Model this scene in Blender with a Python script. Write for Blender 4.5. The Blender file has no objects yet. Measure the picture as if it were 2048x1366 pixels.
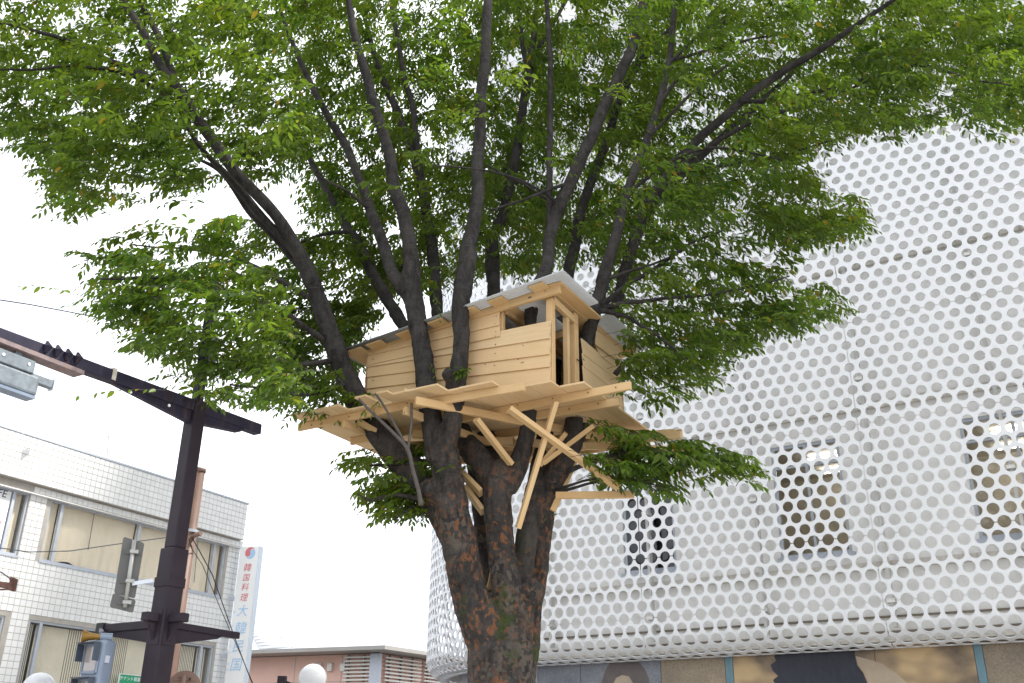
import bpy, bmesh, math, random
import numpy as np
from mathutils import Vector, Matrix, noise as mnoise

random.seed(7); rng = np.random.default_rng(11)
SC = bpy.context.scene
COL = SC.collection

# ------------------------------------------------------------------ camera
F = 1939.0; PIT = math.radians(24.0); ROLL = math.radians(0.585); EYE = 1.6
CP, SP, CR, SR = math.cos(PIT), math.sin(PIT), math.cos(ROLL), math.sin(ROLL)
cam = bpy.data.cameras.new('camera'); camo = bpy.data.objects.new('camera', cam); COL.objects.link(camo)
cam.sensor_fit = 'HORIZONTAL'; cam.sensor_width = 36.0; cam.lens = 36.0 * F / 2048.0
cam.clip_start = 0.05; cam.clip_end = 3000
_f = Vector((0, CP, SP)); _u0 = Vector((0, -SP, CP)); _r0 = Vector((1, 0, 0))
_r = _r0 * CR + _u0 * SR; _u = _u0 * CR - _r0 * SR
M = Matrix((( _r.x, _u.x, -_f.x, 0), (_r.y, _u.y, -_f.y, 0), (_r.z, _u.z, -_f.z, EYE), (0, 0, 0, 1)))
camo.matrix_world = M
SC.camera = camo

# ------------------------------------------------------------------ sky, sun, exposure
SUN_EL, SUN_AZ = math.radians(51), math.radians(88)      # azimuth clockwise from +Y: off to the right, clearing the store's roof
world = bpy.data.worlds.new('World'); SC.world = world; world.use_nodes = True
wn = world.node_tree.nodes; wl = world.node_tree.links; wn.clear()
wo = wn.new('ShaderNodeOutputWorld'); bg = wn.new('ShaderNodeBackground')
sky = wn.new('ShaderNodeTexSky'); sky.sky_type = 'NISHITA'; sky.sun_disc = False
sky.sun_elevation = SUN_EL; sky.sun_rotation = SUN_AZ; sky.air_density = 1.0; sky.dust_density = 1.5; sky.altitude = 300
tc = wn.new('ShaderNodeTexCoord'); cn = wn.new('ShaderNodeTexNoise'); cn.inputs['Scale'].default_value = 2.2; cn.inputs['Detail'].default_value = 5
cr = wn.new('ShaderNodeMapRange'); cr.inputs['From Min'].default_value = 0.34; cr.inputs['From Max'].default_value = 0.52
cr.inputs['To Min'].default_value = 0.38; cr.inputs['To Max'].default_value = 0.97
cm = wn.new('ShaderNodeMix'); cm.data_type = 'RGBA'; cm.inputs['B'].default_value = (11.0, 11.3, 11.8, 1)
wl.new(tc.outputs['Generated'], cn.inputs['Vector']); wl.new(cn.outputs['Fac'], cr.inputs['Value'])
wl.new(cr.outputs['Result'], cm.inputs['Factor']); wl.new(sky.outputs['Color'], cm.inputs['A'])
wl.new(cm.outputs['Result'], bg.inputs['Color']); bg.inputs['Strength'].default_value = 0.12
wl.new(bg.outputs['Background'], wo.inputs['Surface'])
sun = bpy.data.lights.new('sun', 'SUN'); sun.energy = 3.7; sun.angle = math.radians(6); sun.color = (1.0, 0.955, 0.89)
suno = bpy.data.objects.new('sun', sun); COL.objects.link(suno)
sd = Vector((math.sin(SUN_AZ) * math.cos(SUN_EL), math.cos(SUN_AZ) * math.cos(SUN_EL), math.sin(SUN_EL)))
suno.rotation_euler = (-sd).to_track_quat('-Z', 'Y').to_euler(); suno.location = sd * 60
vs = SC.view_settings; vs.view_transform = 'Standard'; vs.look = 'None'; vs.exposure = 0.62; vs.gamma = 1.0; vs.use_curve_mapping = False

SC.cycles.max_bounces = 7; SC.cycles.diffuse_bounces = 4; SC.cycles.glossy_bounces = 2; SC.cycles.transmission_bounces = 4; SC.cycles.transparent_max_bounces = 6

# ------------------------------------------------------------------ helpers
def ray(px, py):
    x = px - 1024; y = py - 683
    X = x * CR + y * SR; Y = -x * SR + y * CR
    v = Vector((X / F, CP + Y / F * SP, SP - Y / F * CP))
    return v / v.y
def at(px, py, Y): return Vector((0, 0, EYE)) + ray(px, py) * Y
def proj(p):
    x, y, z = p[0], p[1], p[2] - EYE
    d = y * CP + z * SP; u = -y * SP + z * CP
    X = F * x / d; Y = -F * u / d
    return 1024 + X * CR - Y * SR, 683 + X * SR + Y * CR, d
def plane_hit(px, py, p0, n):
    r = ray(px, py); o = Vector((0, 0, EYE))
    return o + r * ((p0 - o).dot(n) / r.dot(n))
def tag(o, label=None, cat=None, group=None, kind=None):
    if label: o['label'] = label
    if cat: o['category'] = cat
    if group: o['group'] = group
    if kind: o['kind'] = kind
    return o
def thing(name, loc, label, cat, group=None):
    o = bpy.data.objects.new(name, None); COL.objects.link(o); o.location = Vector(loc); o.empty_display_size = 0.2
    return tag(o, label, cat, group)
def ploc(parent):
    v = Vector((0, 0, 0))
    while parent is not None: v += parent.location; parent = parent.parent
    return v
def obj(name, mesh, parent=None, loc=None, smooth=False):
    o = bpy.data.objects.new(name, mesh); COL.objects.link(o)
    if parent is not None: o.parent = parent
    if loc is not None: o.location = loc
    if smooth: mesh.polygons.foreach_set('use_smooth', [True] * len(mesh.polygons))
    return o

class MB:
    """collects faces in world space; build() links them as one mesh object"""
    def __init__(s): s.v = []; s.f = []; s.uv = []
    def face(s, pts, uv=None):
        b = len(s.v); s.v += [Vector(p) for p in pts]; s.f.append(list(range(b, b + len(pts))))
        s.uv += list(uv) if uv else [(0, 0)] * len(pts)
    def hexa(s, p, L=None):
        """8 corners: p0..p3 one end/front loop, p4..p7 the other; uv runs along p0->p1"""
        o = random.random() * 50
        e = [(p[1] - p[0]).length, (p[3] - p[0]).length, (p[4] - p[0]).length]
        def q(a, b, c, d, la, lb, ob): s.face([p[a], p[b], p[c], p[d]], [(o, ob), (o + la, ob), (o + la, ob + lb), (o, ob + lb)])
        q(0, 1, 2, 3, e[0], e[1], o); q(5, 4, 7, 6, e[0], e[1], o + 3); q(4, 5, 1, 0, e[0], e[2], o + 5); q(3, 2, 6, 7, e[0], e[2], o + 7)
        q(4, 0, 3, 7, e[2], e[1], o + 9); q(1, 5, 6, 2, e[2], e[1], o + 11)
    def box(s, c, ax, ay, az):
        """centre and three half axes; uv along ax"""
        c, ax, ay, az = Vector(c), Vector(ax), Vector(ay), Vector(az)
        s.hexa([c - ax - ay - az, c + ax - ay - az, c + ax - ay + az, c - ax - ay + az, c - ax + ay - az, c + ax + ay - az, c + ax + ay + az, c - ax + ay + az])
    def beam(s, a, b, w, h, up=(0, 0, 1)):
        a, b = Vector(a), Vector(b); t = (b - a); L = t.length; t /= L
        sd = t.cross(Vector(up)); sd = sd.normalized() if sd.length > 1e-4 else Vector((1, 0, 0)); u = sd.cross(t)
        s.box((a + b) / 2, t * L / 2, sd * w / 2, u * h / 2)
    def plank(s, q, off):
        """quad (tl,tr,br,bl) pushed along off"""
        off = Vector(off); q = [Vector(x) for x in q]
        s.hexa([q[0], q[1], q[2], q[3]] + [x + off for x in q])
    def tube(s, pts, rad, n=10, cap=True, jit=0.0):
        pts = [Vector(p) for p in pts]; N = len(pts); ref = Vector((0.3, -1, 0.2)); rows = []
        b = len(s.v)
        for i, p in enumerate(pts):
            t = (pts[min(i + 1, N - 1)] - pts[max(i - 1, 0)]).normalized()
            x = t.cross(ref).normalized(); y = t.cross(x).normalized()
            r = rad[i] if hasattr(rad, '__len__') else rad
            for k in range(n):
                a = 2 * math.pi * k / n
                rr = r * (1 + (random.random() - .5) * jit)
                s.v.append(p + (x * math.cos(a) + y * math.sin(a)) * rr)
        for i in range(N - 1):
            for k in range(n):
                s.f.append([b + i * n + k, b + i * n + (k + 1) % n, b + (i + 1) * n + (k + 1) % n, b + (i + 1) * n + k]); s.uv += [(i, k), (i, k + 1), (i + 1, k + 1), (i + 1, k)]
        if cap:
            s.f.append([b + k for k in range(n)][::-1]); s.uv += [(0, 0)] * n
            s.f.append([b + (N - 1) * n + k for k in range(n)]); s.uv += [(0, 0)] * n
    def cyl(s, a, b, r0, r1=None, n=16): s.tube([a, b], [r0, r0 if r1 is None else r1], n)
    def prism(s, pts, off):
        off = Vector(off); pts = [Vector(p) for p in pts]; n = len(pts)
        s.face(pts); s.face([p + off for p in pts][::-1])
        for i in range(n):
            a, c = pts[i], pts[(i + 1) % n]; s.face([c, a, a + off, c + off])
    def sphere(s, c, r, nu=20, nv=12, sq=(1, 1, 1)):
        c = Vector(c)
        for i in range(nv):
            for k in range(nu):
                q = []
                for (ii, kk) in ((i, k), (i + 1, k), (i + 1, k + 1), (i, k + 1)):
                    th = math.pi * ii / nv; ph = 2 * math.pi * kk / nu
                    q.append(c + Vector((r * sq[0] * math.sin(th) * math.cos(ph), r * sq[1] * math.sin(th) * math.sin(ph), r * sq[2] * math.cos(th))))
                s.face(q)
    def mesh(s, name, mat, L=Vector((0, 0, 0)), merge=False):
        me = bpy.data.meshes.new(name); me.from_pydata([tuple(v - L) for v in s.v], [], s.f)
        u = me.uv_layers.new(name='UVMap'); u.data.foreach_set('uv', [c for p in s.uv for c in p])
        if merge:
            bm = bmesh.new(); bm.from_mesh(me); bmesh.ops.remove_doubles(bm, verts=bm.verts, dist=1e-5); bmesh.ops.recalc_face_normals(bm, faces=bm.faces); bm.to_mesh(me); bm.free()
        me.materials.append(mat); me.update(); return me
    def build(s, name, mat, parent=None, smooth=False, merge=True):
        if parent is None:
            L = sum(s.v, Vector((0, 0, 0))) / len(s.v); L.z = min(v.z for v in s.v)
            o = obj(name, s.mesh(name, mat, L, merge), None, L, smooth); return o
        return obj(name, s.mesh(name, mat, ploc(parent), merge), parent, None, smooth)

def bevel(o, w=0.004, seg=1):
    m = o.modifiers.new('bevel', 'BEVEL'); m.width = w; m.segments = seg; m.limit_method = 'ANGLE'; return o

Z = Vector((0, 0, 1))
# ------------------------------------------------------------------ materials
class NT:
    def __init__(s, name):
        s.m = bpy.data.materials.new(name); s.m.use_nodes = True; s.t = s.m.node_tree; s.n = s.t.nodes; s.n.clear()
        s.out = s.n.new('ShaderNodeOutputMaterial')
    def a(s, typ, **kw):
        n = s.n.new('ShaderNode' + typ)
        for k, v in kw.items():
            if k in n.inputs: s.set(n.inputs[k], v)
            else: setattr(n, k, v)
        return n
    def set(s, inp, v):
        if hasattr(v, 'is_output'): s.t.links.new(v, inp)
        elif isinstance(v, (tuple, list)) and len(v) == 3 and inp.type == 'RGBA': inp.default_value = (*v, 1)
        else: inp.default_value = v
    def noise(s, scale, detail=3, vec=None, rough=.55):
        n = s.a('TexNoise', Scale=scale, Detail=detail, Roughness=rough)
        if vec is not None: s.set(n.inputs['Vector'], vec)
        return n.outputs['Fac']
    def rng(s, v, a, b, c=0.0, d=1.0):
        n = s.a('MapRange'); s.set(n.inputs[0], v); n.inputs[1].default_value = a; n.inputs[2].default_value = b; n.inputs[3].default_value = c; n.inputs[4].default_value = d
        return n.outputs[0]
    def mix(s, f, a, b, mode='MIX'):
        n = s.a('Mix'); n.data_type = 'RGBA'; n.blend_type = mode
        s.set(n.inputs['Factor'], f); s.set(n.inputs['A'], a); s.set(n.inputs['B'], b); return n.outputs['Result']
    def math(s, op, a, b=0.0):
        n = s.a('Math'); n.operation = op; s.set(n.inputs[0], a); s.set(n.inputs[1], b); return n.outputs[0]
    def bsdf(s, color, rough=.6, metal=0.0, bump=None, bstr=.3, bdist=.01, **kw):
        b = s.a('BsdfPrincipled'); s.set(b.inputs['Base Color'], color); s.set(b.inputs['Roughness'], rough); s.set(b.inputs['Metallic'], metal)
        for k, v in kw.items(): s.set(b.inputs[k], v)
        if bump is not None:
            bn = s.a('Bump'); s.set(bn.inputs['Height'], bump); bn.inputs['Strength'].default_value = bstr; bn.inputs['Distance'].default_value = bdist
            s.t.links.new(bn.outputs['Normal'], b.inputs['Normal'])
        s.t.links.new(b.outputs[0], s.out.inputs['Surface']); return b
    def pos(s): return s.a('NewGeometry').outputs['Position']

def paint(name, col, rough=.5, metal=0.0, var=.15, scale=6, dirt=None, spec=.5):
    t = NT(name); p = t.pos(); n = t.noise(scale, 4, p)
    c = t.mix(t.rng(n, .3, .7), tuple(x * (1 - var) for x in col), tuple(min(1, x * (1 + var)) for x in col))
    if dirt is not None:
        sc = t.a('Mapping'); t.set(sc.inputs['Vector'], p); sc.inputs['Scale'].default_value = (5, 5, .6)
        c = t.mix(t.rng(t.noise(3, 5, sc.outputs[0]), .52, .75, 0, .55), c, dirt)
    t.bsdf(c, rough, metal, bump=t.noise(scale * 12, 2, p), bstr=.05, **{'Specular IOR Level': spec}); return t.m

def wood(name, c0, c1, c2, knots=True):
    t = NT(name); uv = t.a('UVMap').outputs[0]; rnd = t.a('ObjectInfo').outputs['Random']
    mp = t.a('Mapping'); t.set(mp.inputs['Vector'], uv); mp.inputs['Scale'].default_value = (1.2, 30, 1)
    cb = t.a('CombineXYZ'); t.set(cb.inputs[2], t.math('MULTIPLY', rnd, 40.0))
    va = t.a('VectorMath'); va.operation = 'ADD'; t.set(va.inputs[0], mp.outputs[0]); t.set(va.inputs[1], cb.outputs[0]); v = va.outputs[0]
    g = t.noise(1.6, 6, v, .65); g2 = t.noise(5.5, 3, v)
    c = t.mix(t.rng(g, .33, .68), c0, c1); c = t.mix(t.rng(g2, .55, .75, 0, .5), c, c2)
    # board to board tint and soft blotches
    c = t.mix(t.rng(rnd, 0, 1, 0, .6), c, tuple(a * b for a, b in zip(c1, (.93, .80, .66))))
    c = t.mix(t.rng(t.noise(2.3, 2, t.pos()), .35, .7, 0, .35), c, c2)
    if knots:
        m2 = t.a('Mapping'); t.set(m2.inputs['Vector'], uv); m2.inputs['Scale'].default_value = (2.6, 5.5, 1)
        vo = t.a('TexVoronoi'); t.set(vo.inputs['Vector'], m2.outputs[0]); vo.inputs['Scale'].default_value = 1.0
        sep = t.a('SeparateColor'); t.set(sep.inputs[0], vo.outputs['Color'])
        k = t.math('MULTIPLY', t.rng(vo.outputs['Distance'], .045, .10, 1, 0), t.rng(sep.outputs[0], .62, .64, 0, 1))
        c = t.mix(k, c, (.13, .06, .025))
    t.bsdf(c, .62, bump=g, bstr=.18, bdist=.004, **{'Specular IOR Level': .25}); return t.m

WOOD = wood('pine_boards', (.62, .46, .265), (.70, .545, .345), (.54, .365, .19))
WOODD = wood('pine_beams', (.57, .40, .21), (.65, .48, .27), (.49, .305, .14))

def bark(name, low):
    t = NT(name); p = t.pos(); sx = t.a('SeparateXYZ'); t.set(sx.inputs[0], p); z = sx.outputs[2]
    m1 = t.a('Mapping'); t.set(m1.inputs['Vector'], p); m1.inputs['Scale'].default_value = (1, 1, .45)
    n1 = t.noise(15, 7, m1.outputs[0], .68); n2 = t.noise(38, 5, p, .6); n3 = t.noise(3.2, 4, p)
    c = t.mix(t.rng(n1, .3, .7), (.016, .0145, .0145), (.068, .062, .058))
    c = t.mix(t.rng(n3, .45, .7, 0, .6), c, (.095, .086, .080))
    m3 = t.a('Mapping'); t.set(m3.inputs['Vector'], p); m3.inputs['Scale'].default_value = (2.5, 2.5, 30)
    c = t.mix(t.rng(t.noise(1, 3, m3.outputs[0]), .56, .66, 0, .5), c, (.03, .026, .024))
    h = t.math('ADD', t.math('MULTIPLY', n1, 1.5), t.math('MULTIPLY', n2, .8))
    if low:
        lo = t.rng(z, 4.2, 5.2, 1, .0)
        vo = t.a('TexVoronoi'); t.set(vo.inputs['Vector'], t.mix(.22, p, t.a('TexNoise', Scale=11.0, Detail=4).outputs['Color'], 'ADD')); vo.inputs['Scale'].default_value = 23; vo.inputs['Randomness'].default_value = 1
        sp = t.a('SeparateColor'); t.set(sp.inputs[0], vo.outputs['Color'])
        om = t.math('MULTIPLY', t.math('MULTIPLY', t.rng(n1, .43, .52), t.rng(sp.outputs[0], .56, .64)), t.math('MULTIPLY', lo, t.rng(t.noise(3.0, 3, p), .38, .55)))
        c = t.mix(t.math('MULTIPLY', om, .72), c, t.mix(n2, (.15, .058, .024), (.30, .13, .058)))
        gm = t.math('MULTIPLY', t.math('MULTIPLY', t.rng(t.noise(1.9, 5, p), .50, .60), lo), .75)
        c = t.mix(t.math('MULTIPLY', gm, t.rng(sp.outputs[1], .5, .55)), c, (.125, .105, .085))
        # moss
        ms = t.math('MULTIPLY', t.rng(t.noise(2.4, 5, p, .7), .56, .66), t.rng(z, 3.6, 4.3, 1, 0))
        c = t.mix(t.math('MULTIPLY', ms, .85), c, t.mix(n2, (.018, .030, .008), (.060, .085, .022)))
        h = t.math('ADD', h, t.math('MULTIPLY', om, -.35))
    t.bsdf(c, .9, bump=h, bstr=.85, bdist=.03, **{'Specular IOR Level': .2}); return t.m
BARK = bark('zelkova_bark', True); BARKU = bark('zelkova_bark_upper', False)

def leafmat():
    t = NT('zelkova_leaf'); g = t.a('NewGeometry'); isl = g.outputs['Random Per Island']; p = g.outputs['Position']
    oi = t.a('ObjectInfo').outputs['Random']
    r = t.math('FRACT', t.math('ADD', isl, oi))
    c = t.mix(r, (.030, .076, .013), (.080, .138, .020))
    c = t.mix(t.rng(t.noise(.55, 2, p), .35, .65, 0, .55), c, (.115, .165, .018))
    c = t.mix(t.rng(t.noise(1.1, 2, p), .55, .75, 0, .5), c, (.022, .062, .020))
    r2 = t.math('FRACT', t.math('MULTIPLY', r, 17.31))
    c = t.mix(t.rng(r2, .988, .992, 0, .85), c, (.26, .13, .02))
    c = t.mix(t.rng(r2, .93, .95, 0, .5), c, (.15, .17, .025))
    b = t.a('BsdfPrincipled'); t.set(b.inputs['Base Color'], c); b.inputs['Roughness'].default_value = .42; b.inputs['Specular IOR Level'].default_value = .45
    tr = t.a('BsdfTranslucent'); t.set(tr.inputs['Color'], t.mix(1.0, c, (2.3, 2.15, .9), 'MULTIPLY'))
    mx = t.a('MixShader'); mx.inputs[0].default_value = .52
    t.t.links.new(b.outputs[0], mx.inputs[1]); t.t.links.new(tr.outputs[0], mx.inputs[2]); t.t.links.new(mx.outputs[0], t.out.inputs['Surface']); return t.m
LEAF = leafmat()

def glassmat(name, tint=(.97, .98, .98), rough=.02, alpha=.16):
    t = NT(name); gl = t.a('BsdfGlossy'); gl.inputs['Roughness'].default_value = rough
    tr = t.a('BsdfTransparent'); tr.inputs['Color'].default_value = (*tint, 1)
    mx = t.a('MixShader'); mx.inputs[0].default_value = .06
    t.t.links.new(tr.outputs[0], mx.inputs[1]); t.t.links.new(gl.outputs[0], mx.inputs[2]); t.t.links.new(mx.outputs[0], t.out.inputs['Surface']); return t.m
GLASS = glassmat('window_glass'); 
def emit(name, col, s):
    t = NT(name); e = t.a('Emission'); e.inputs[0].default_value = (*col, 1); e.inputs[1].default_value = s; t.t.links.new(e.outputs[0], t.out.inputs['Surface']); return t.m
TUBE = emit('fluorescent_tube', (1, .97, .9), 11)

WHITE_SKIN = paint('white_powder_coat', (.71, .72, .74), .42, 0, .02, 3)
STUCCO = paint('grey_stucco', (.90, .89, .87), .85, 0, .03, 3, dirt=(.78, .75, .70))
LEDGE = paint('stained_concrete', (.66, .63, .57), .9, 0, .15, 5, dirt=(.34, .29, .22))
RAIL = paint('rail_paint', (.70, .70, .68), .5, 0, .06, 5, dirt=(.45, .38, .28))
ALU = paint('aluminium', (.52, .56, .63), .45, .2, .05, 8)
ALUD = paint('aluminium_dark', (.20, .205, .21), .4, .4, .08, 8)
BEIGE = paint('beige_interior', (.56, .51, .42), .9, 0, .2, 1.2)
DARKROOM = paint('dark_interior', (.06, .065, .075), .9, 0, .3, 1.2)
POLE = paint('brown_pole_paint', (.027, .020, .028), .5, .0, .14, 5, dirt=(.018, .015, .020), spec=.18)
POLER = paint('worn_brown_pole_paint', (.025, .023, .042), .5, .0, .25, 5, dirt=(.11, .06, .045), spec=.18)
TAN = paint('tan_pole_paint', (.22, .135, .105), .5, .0, .12, 5)
GALV = paint('galvanised_steel', (.17, .20, .225), .55, .2, .2, 22)
GALVD = paint('dull_sign_back', (.095, .095, .093), .6, .0, .12, 9, dirt=(.08, .08, .08))
PIPE = paint('grey_pipe', (.34, .345, .33), .45, .4, .08, 9)
SLATE = paint('slate_blue_housing', (.19, .235, .31), .45, .1, .1, 8)
SLATED = paint('slate_dark', (.045, .06, .09), .5, .1, .15, 8)
YELLOW = paint('ochre_horn', (.26, .14, .02), .45, .1, .15, 8)
RUST = paint('rust_brown', (.13, .062, .045), .7, .1, .3, 14)
BLACK = paint('black_rubber', (.018, .018, .02), .6, 0, .1, 8)
WIREM = paint('grey_wire', (.10, .11, .14), .6, 0, .1, 8)
SIGNW = paint('sign_white', (.90, .905, .905), .35, 0, .02, 3)
SIGNB = paint('sign_side_pale_blue', (.72, .80, .88), .4, .1, .03, 3)
RED = paint('sign_red', (.72, .20, .23), .4, 0, .03, 8)
BLUE = paint('sign_blue', (.42, .63, .88), .4, 0, .03, 8)
GREEN = paint('sign_green', (.03, .36, .17), .4, 0, .03, 8)
INK = paint('dark_ink', (.06, .055, .12), .5, 0, .05, 8)
SALMON = paint('salmon_render', (.80, .52, .43), .85, 0, .05, 1.5)
EAVE = paint('eave_metal', (.36, .345, .32), .5, .1, .06, 2)
LOUV = paint('louver_white', (.72, .70, .65), .5, .1, .06, 4)
ROOFG = paint('pale_roof', (.60, .63, .66), .6, 0, .04, 2)
TILEM = None
def tilemat():
    t = NT('white_glazed_tile'); r = t.a('ObjectInfo').outputs['Random']; g = t.a('NewGeometry').outputs['Random Per Island']
    n = t.math('FRACT', t.math('ADD', r, g))
    c = t.mix(n, (.82, .815, .80), (.88, .88, .87)); t.bsdf(c, .3, **{'Specular IOR Level': .5}); return t.m
TILEM = tilemat()
GROUT = paint('grout', (.44, .41, .37), .9, 0, .1, 6)
def blindmat(dots):
    t = NT('beige_blind_dotted' if dots else 'striped_curtain'); uv = t.a('UVMap').outputs[0]; n = t.noise(1.6, 3, uv)
    c = t.mix(t.rng(n, .3, .7), (.84, .71, .53), (.90, .79, .62))
    if dots:
        mp = t.a('Mapping'); t.set(mp.inputs['Vector'], uv); mp.inputs['Scale'].default_value = (16, 16, 16)
        vo = t.a('TexVoronoi'); vo.inputs['Randomness'].default_value = .12; t.set(vo.inputs['Vector'], mp.outputs[0]); vo.inputs['Scale'].default_value = 1
        c = t.mix(t.rng(vo.outputs['Distance'], .16, .22, .30, 0), c, (.36, .29, .21))
    t.bsdf(c, .85); return t.m
BLIND = blindmat(True)
CURT = paint('cream_curtain_strip', (.80, .72, .57), .9, 0, .08, 2)
GLOBE = None
def globemat():
    t = NT('milky_globe'); b = t.bsdf((.80, .82, .85), .18, **{'Transmission Weight': .35, 'Specular IOR Level': .5}); return t.m
GLOBE = globemat()

# ------------------------------------------------------------------ ground
def sheet(name, x0, x1, y0, y1, z, mat, label=None):
    b = MB(); b.face([(x0, y0, z), (x1, y0, z), (x1, y1, z), (x0, y1, z)]); o = b.build(name, mat); o['kind'] = 'structure'; return o
ASPH = paint('asphalt', (.10, .10, .10), .9, 0, .2, 3); PAVE = paint('pale_paving', (.40, .38, .35), .85, 0, .1, 2)
sheet('ground', -900, 900, -900, 900, -.15, ASPH)
sheet('pavement', -9, 26, -14, 24, 0.0, PAVE)
kb = MB(); kb.box((-9.1, 5, -.07), (0.1, 0, 0), (0, 19, 0), (0, 0, .072)); k_ = kb.build('kerb', PAVE); k_['kind'] = 'structure'

# ------------------------------------------------------------------ perforated building
P = .32; RW = P * .8673; HR = P * .35
FP0 = Vector((7.795, 20.659, 6.3437)); FAZ = math.radians(31.19)
FD = Vector((math.cos(FAZ), -math.sin(FAZ), 0)); FN = Vector((math.sin(FAZ), math.cos(FAZ), 0))   # along facade to the right, and into the building
ARC0 = -26 * P; ARCR = 6.5
def path(s):
    """point (z=0), inward normal at arclength s of the skin's plan"""
    if s >= ARC0: return FP0 + FD * s, FN
    th = (ARC0 - s) / ARCR
    if th <= math.pi / 2:
        c = FP0 + FD * ARC0 + FN * ARCR
        n = FN * math.cos(th) + FD * math.sin(th)
        return c - n * ARCR, n
    e = (th - math.pi / 2) * ARCR
    return FP0 + FD * (ARC0 - ARCR) + FN * (ARCR + e), FD
KB = -6.2; RB = .56
def prof(t):
    """height offset and inward offset for skin coordinate t (metres up from row 0)"""
    tb = KB * RW
    if t >= tb: return t, 0.0
    a = min((tb - t) / RB, 1.75); return tb - RB * math.sin(a), RB * (1 - math.cos(a))
def skin(s, t, inn=0.0):
    p, n = path(s); z, q = prof(t)
    tb = KB * RW
    if t < tb and inn:
        a = min((tb - t) / RB, 1.75); z += inn * math.sin(a); q += inn * math.cos(a)
    else: q += inn
    v = p + n * q; return Vector((v.x, v.y, FP0.z + z))
NA = 5
def hole(k):
    """hole radius in pitches: the holes grow towards the bottom and are a little larger on the joints"""
    r = float(np.interp(k, [-6, 0, 9, 18, 30], [.392, .385, .365, .342, .335])); return P * (r + (.015 if k in (-5, 0) or (k > 0 and k % 9 == 0) else 0))
def skin_panel(n0, n1, k0, k1, mapper, par):
    """blocks of half a pitch by one row, each with two quarter holes at opposite corners"""
    vs = []; fs = []; cache = {}
    w = P / 2; G = .010; TH = .03
    smin, smax, tmin, tmax = n0 * P + G, n1 * P - G, k0 * RW + G, k1 * RW - G
    def V(s, t, back=0):
        s = min(max(s, smin), smax); t = min(max(t, tmin), tmax); key = (round(s, 4), round(t, 4), back)
        if key not in cache: cache[key] = len(vs); vs.append(mapper(s, t, TH if back else 0.0))
        return cache[key]
    nb = int((n1 - n0) * 2)
    for j in range(int(k1 - k0)):
        for i in range(nb):
            s0 = n0 * P + i * w; t0 = (k0 + j) * RW; s1 = s0 + w; t1 = t0 + RW
            even = (i + j + par) % 2 == 0
            fl = (lambda s: s) if even else (lambda s: s0 + s1 - s)
            r1_ = hole(k0 + j); r2_ = hole(k0 + j + 1)
            a1 = [(s0 + r1_ * math.cos(x), t0 + r1_ * math.sin(x)) for x in [math.pi / 2 * m / NA for m in range(NA + 1)]]
            a2 = [(s1 - r2_ * math.sin(x), t1 - r2_ * math.cos(x)) for x in [math.pi / 2 * m / NA for m in range(NA + 1)]]
            def q(*pts):
                ids = [V(fl(a), b) for a, b in pts]
                u = []
                for d in ids:
                    if d not in u: u.append(d)
                if len(u) > 2: fs.append(u if even else u[::-1])
            for m in range(NA): q(a1[m], a2[m], a2[m + 1], a1[m + 1])
            q(a1[0], (s1, t0), a2[0]); q(a1[NA], a2[NA], (s0, t1))
            for arc in (a1, a2):
                for m in range(NA):
                    A, B = arc[m], arc[m + 1]
                    f = [V(fl(A[0]), A[1]), V(fl(B[0]), B[1]), V(fl(B[0]), B[1], 1), V(fl(A[0]), A[1], 1)]
                    if len(set(f)) == 4: fs.append(f)
    return vs, fs
pb = thing('perforated_building', FP0 - Vector((0, 0, FP0.z)), 'white department store wrapped in a skin of round perforations', 'building')
PBL = pb.location.copy()
KROWS = [(-10, -5), (-5, 0)] + [(9 * i, 9 * i + 9) for i in range(7)]
NCOLS = [(17, 34), (0, 17), (-17, 0), (-34, -17), (-51, -34), (-68, -51)]
flat_cache = {}
for (n0, n1) in NCOLS:
    for (k0, k1) in KROWS:
        par = (2 * n0 + k0) % 2
        flat = n0 >= -17
        key = ((k0, par) if flat else (k0, par, n0))
        if key not in flat_cache:
            off = skin(n0 * P, 0) ; off.z = FP0.z + (k0 * RW if k0 >= -5 else 0)
            vsx, fsx = skin_panel(n0, n1, k0, k1, skin, par)
            me = bpy.data.meshes.new('panel'); me.from_pydata([tuple(v - off) for v in vsx], [], fsx); me.materials.append(WHITE_SKIN)
            if not flat or k0 < -5: me.polygons.foreach_set('use_smooth', [False] * len(me.polygons))
            me.update(); flat_cache[key] = me
        me = flat_cache[key]
        off = skin(n0 * P, 0); off.z = FP0.z + (k0 * RW if k0 >= -5 else 0)
        obj('panel', me, pb, off - PBL)
# inner wall with three window openings, on a plane behind the skin
WQ = .50; WTOP = 26.0
def wpt(s, z, q=WQ): v = FP0 + FD * s + FN * q; return Vector((v.x, v.y, z))
def wpx(px, py, q=WQ):
    h = plane_hit(px, py, FP0 + FN * q, FN); return (h - FP0).dot(FD), h.z
SL, SR_ = -31 * P, 40 * P
WIN = []
for (xl, yl, xr, yr) in [(1244, 1000, 1354, 1138), (1538, 878, 1706, 1108), (1912, 824, 2190, 1060)]:
    a = wpx(xl, yl); b = wpx(xr, yr); WIN.append((a[0], b[0]))
WZ0, WZ1 = wpx(1620, 1112)[1], wpx(1620, 884)[1]
b = MB()
def wallrect(b, s0, s1, z0, z1, q0=WQ, q1=WQ + .2):
    b.hexa([wpt(s0, z0, q0), wpt(s1, z0, q0), wpt(s1, z1, q0), wpt(s0, z1, q0), wpt(s0, z0, q1), wpt(s1, z0, q1), wpt(s1, z1, q1), wpt(s0, z1, q1)])
wallrect(b, SL, SR_, 4.25, WZ0); wallrect(b, SL, SR_, WZ1, WTOP)
xs = [SL] + [x for w_ in WIN for x in w_] + [SR_]
for i in range(0, len(xs), 2): wallrect(b, xs[i], xs[i + 1], WZ0, WZ1)
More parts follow.
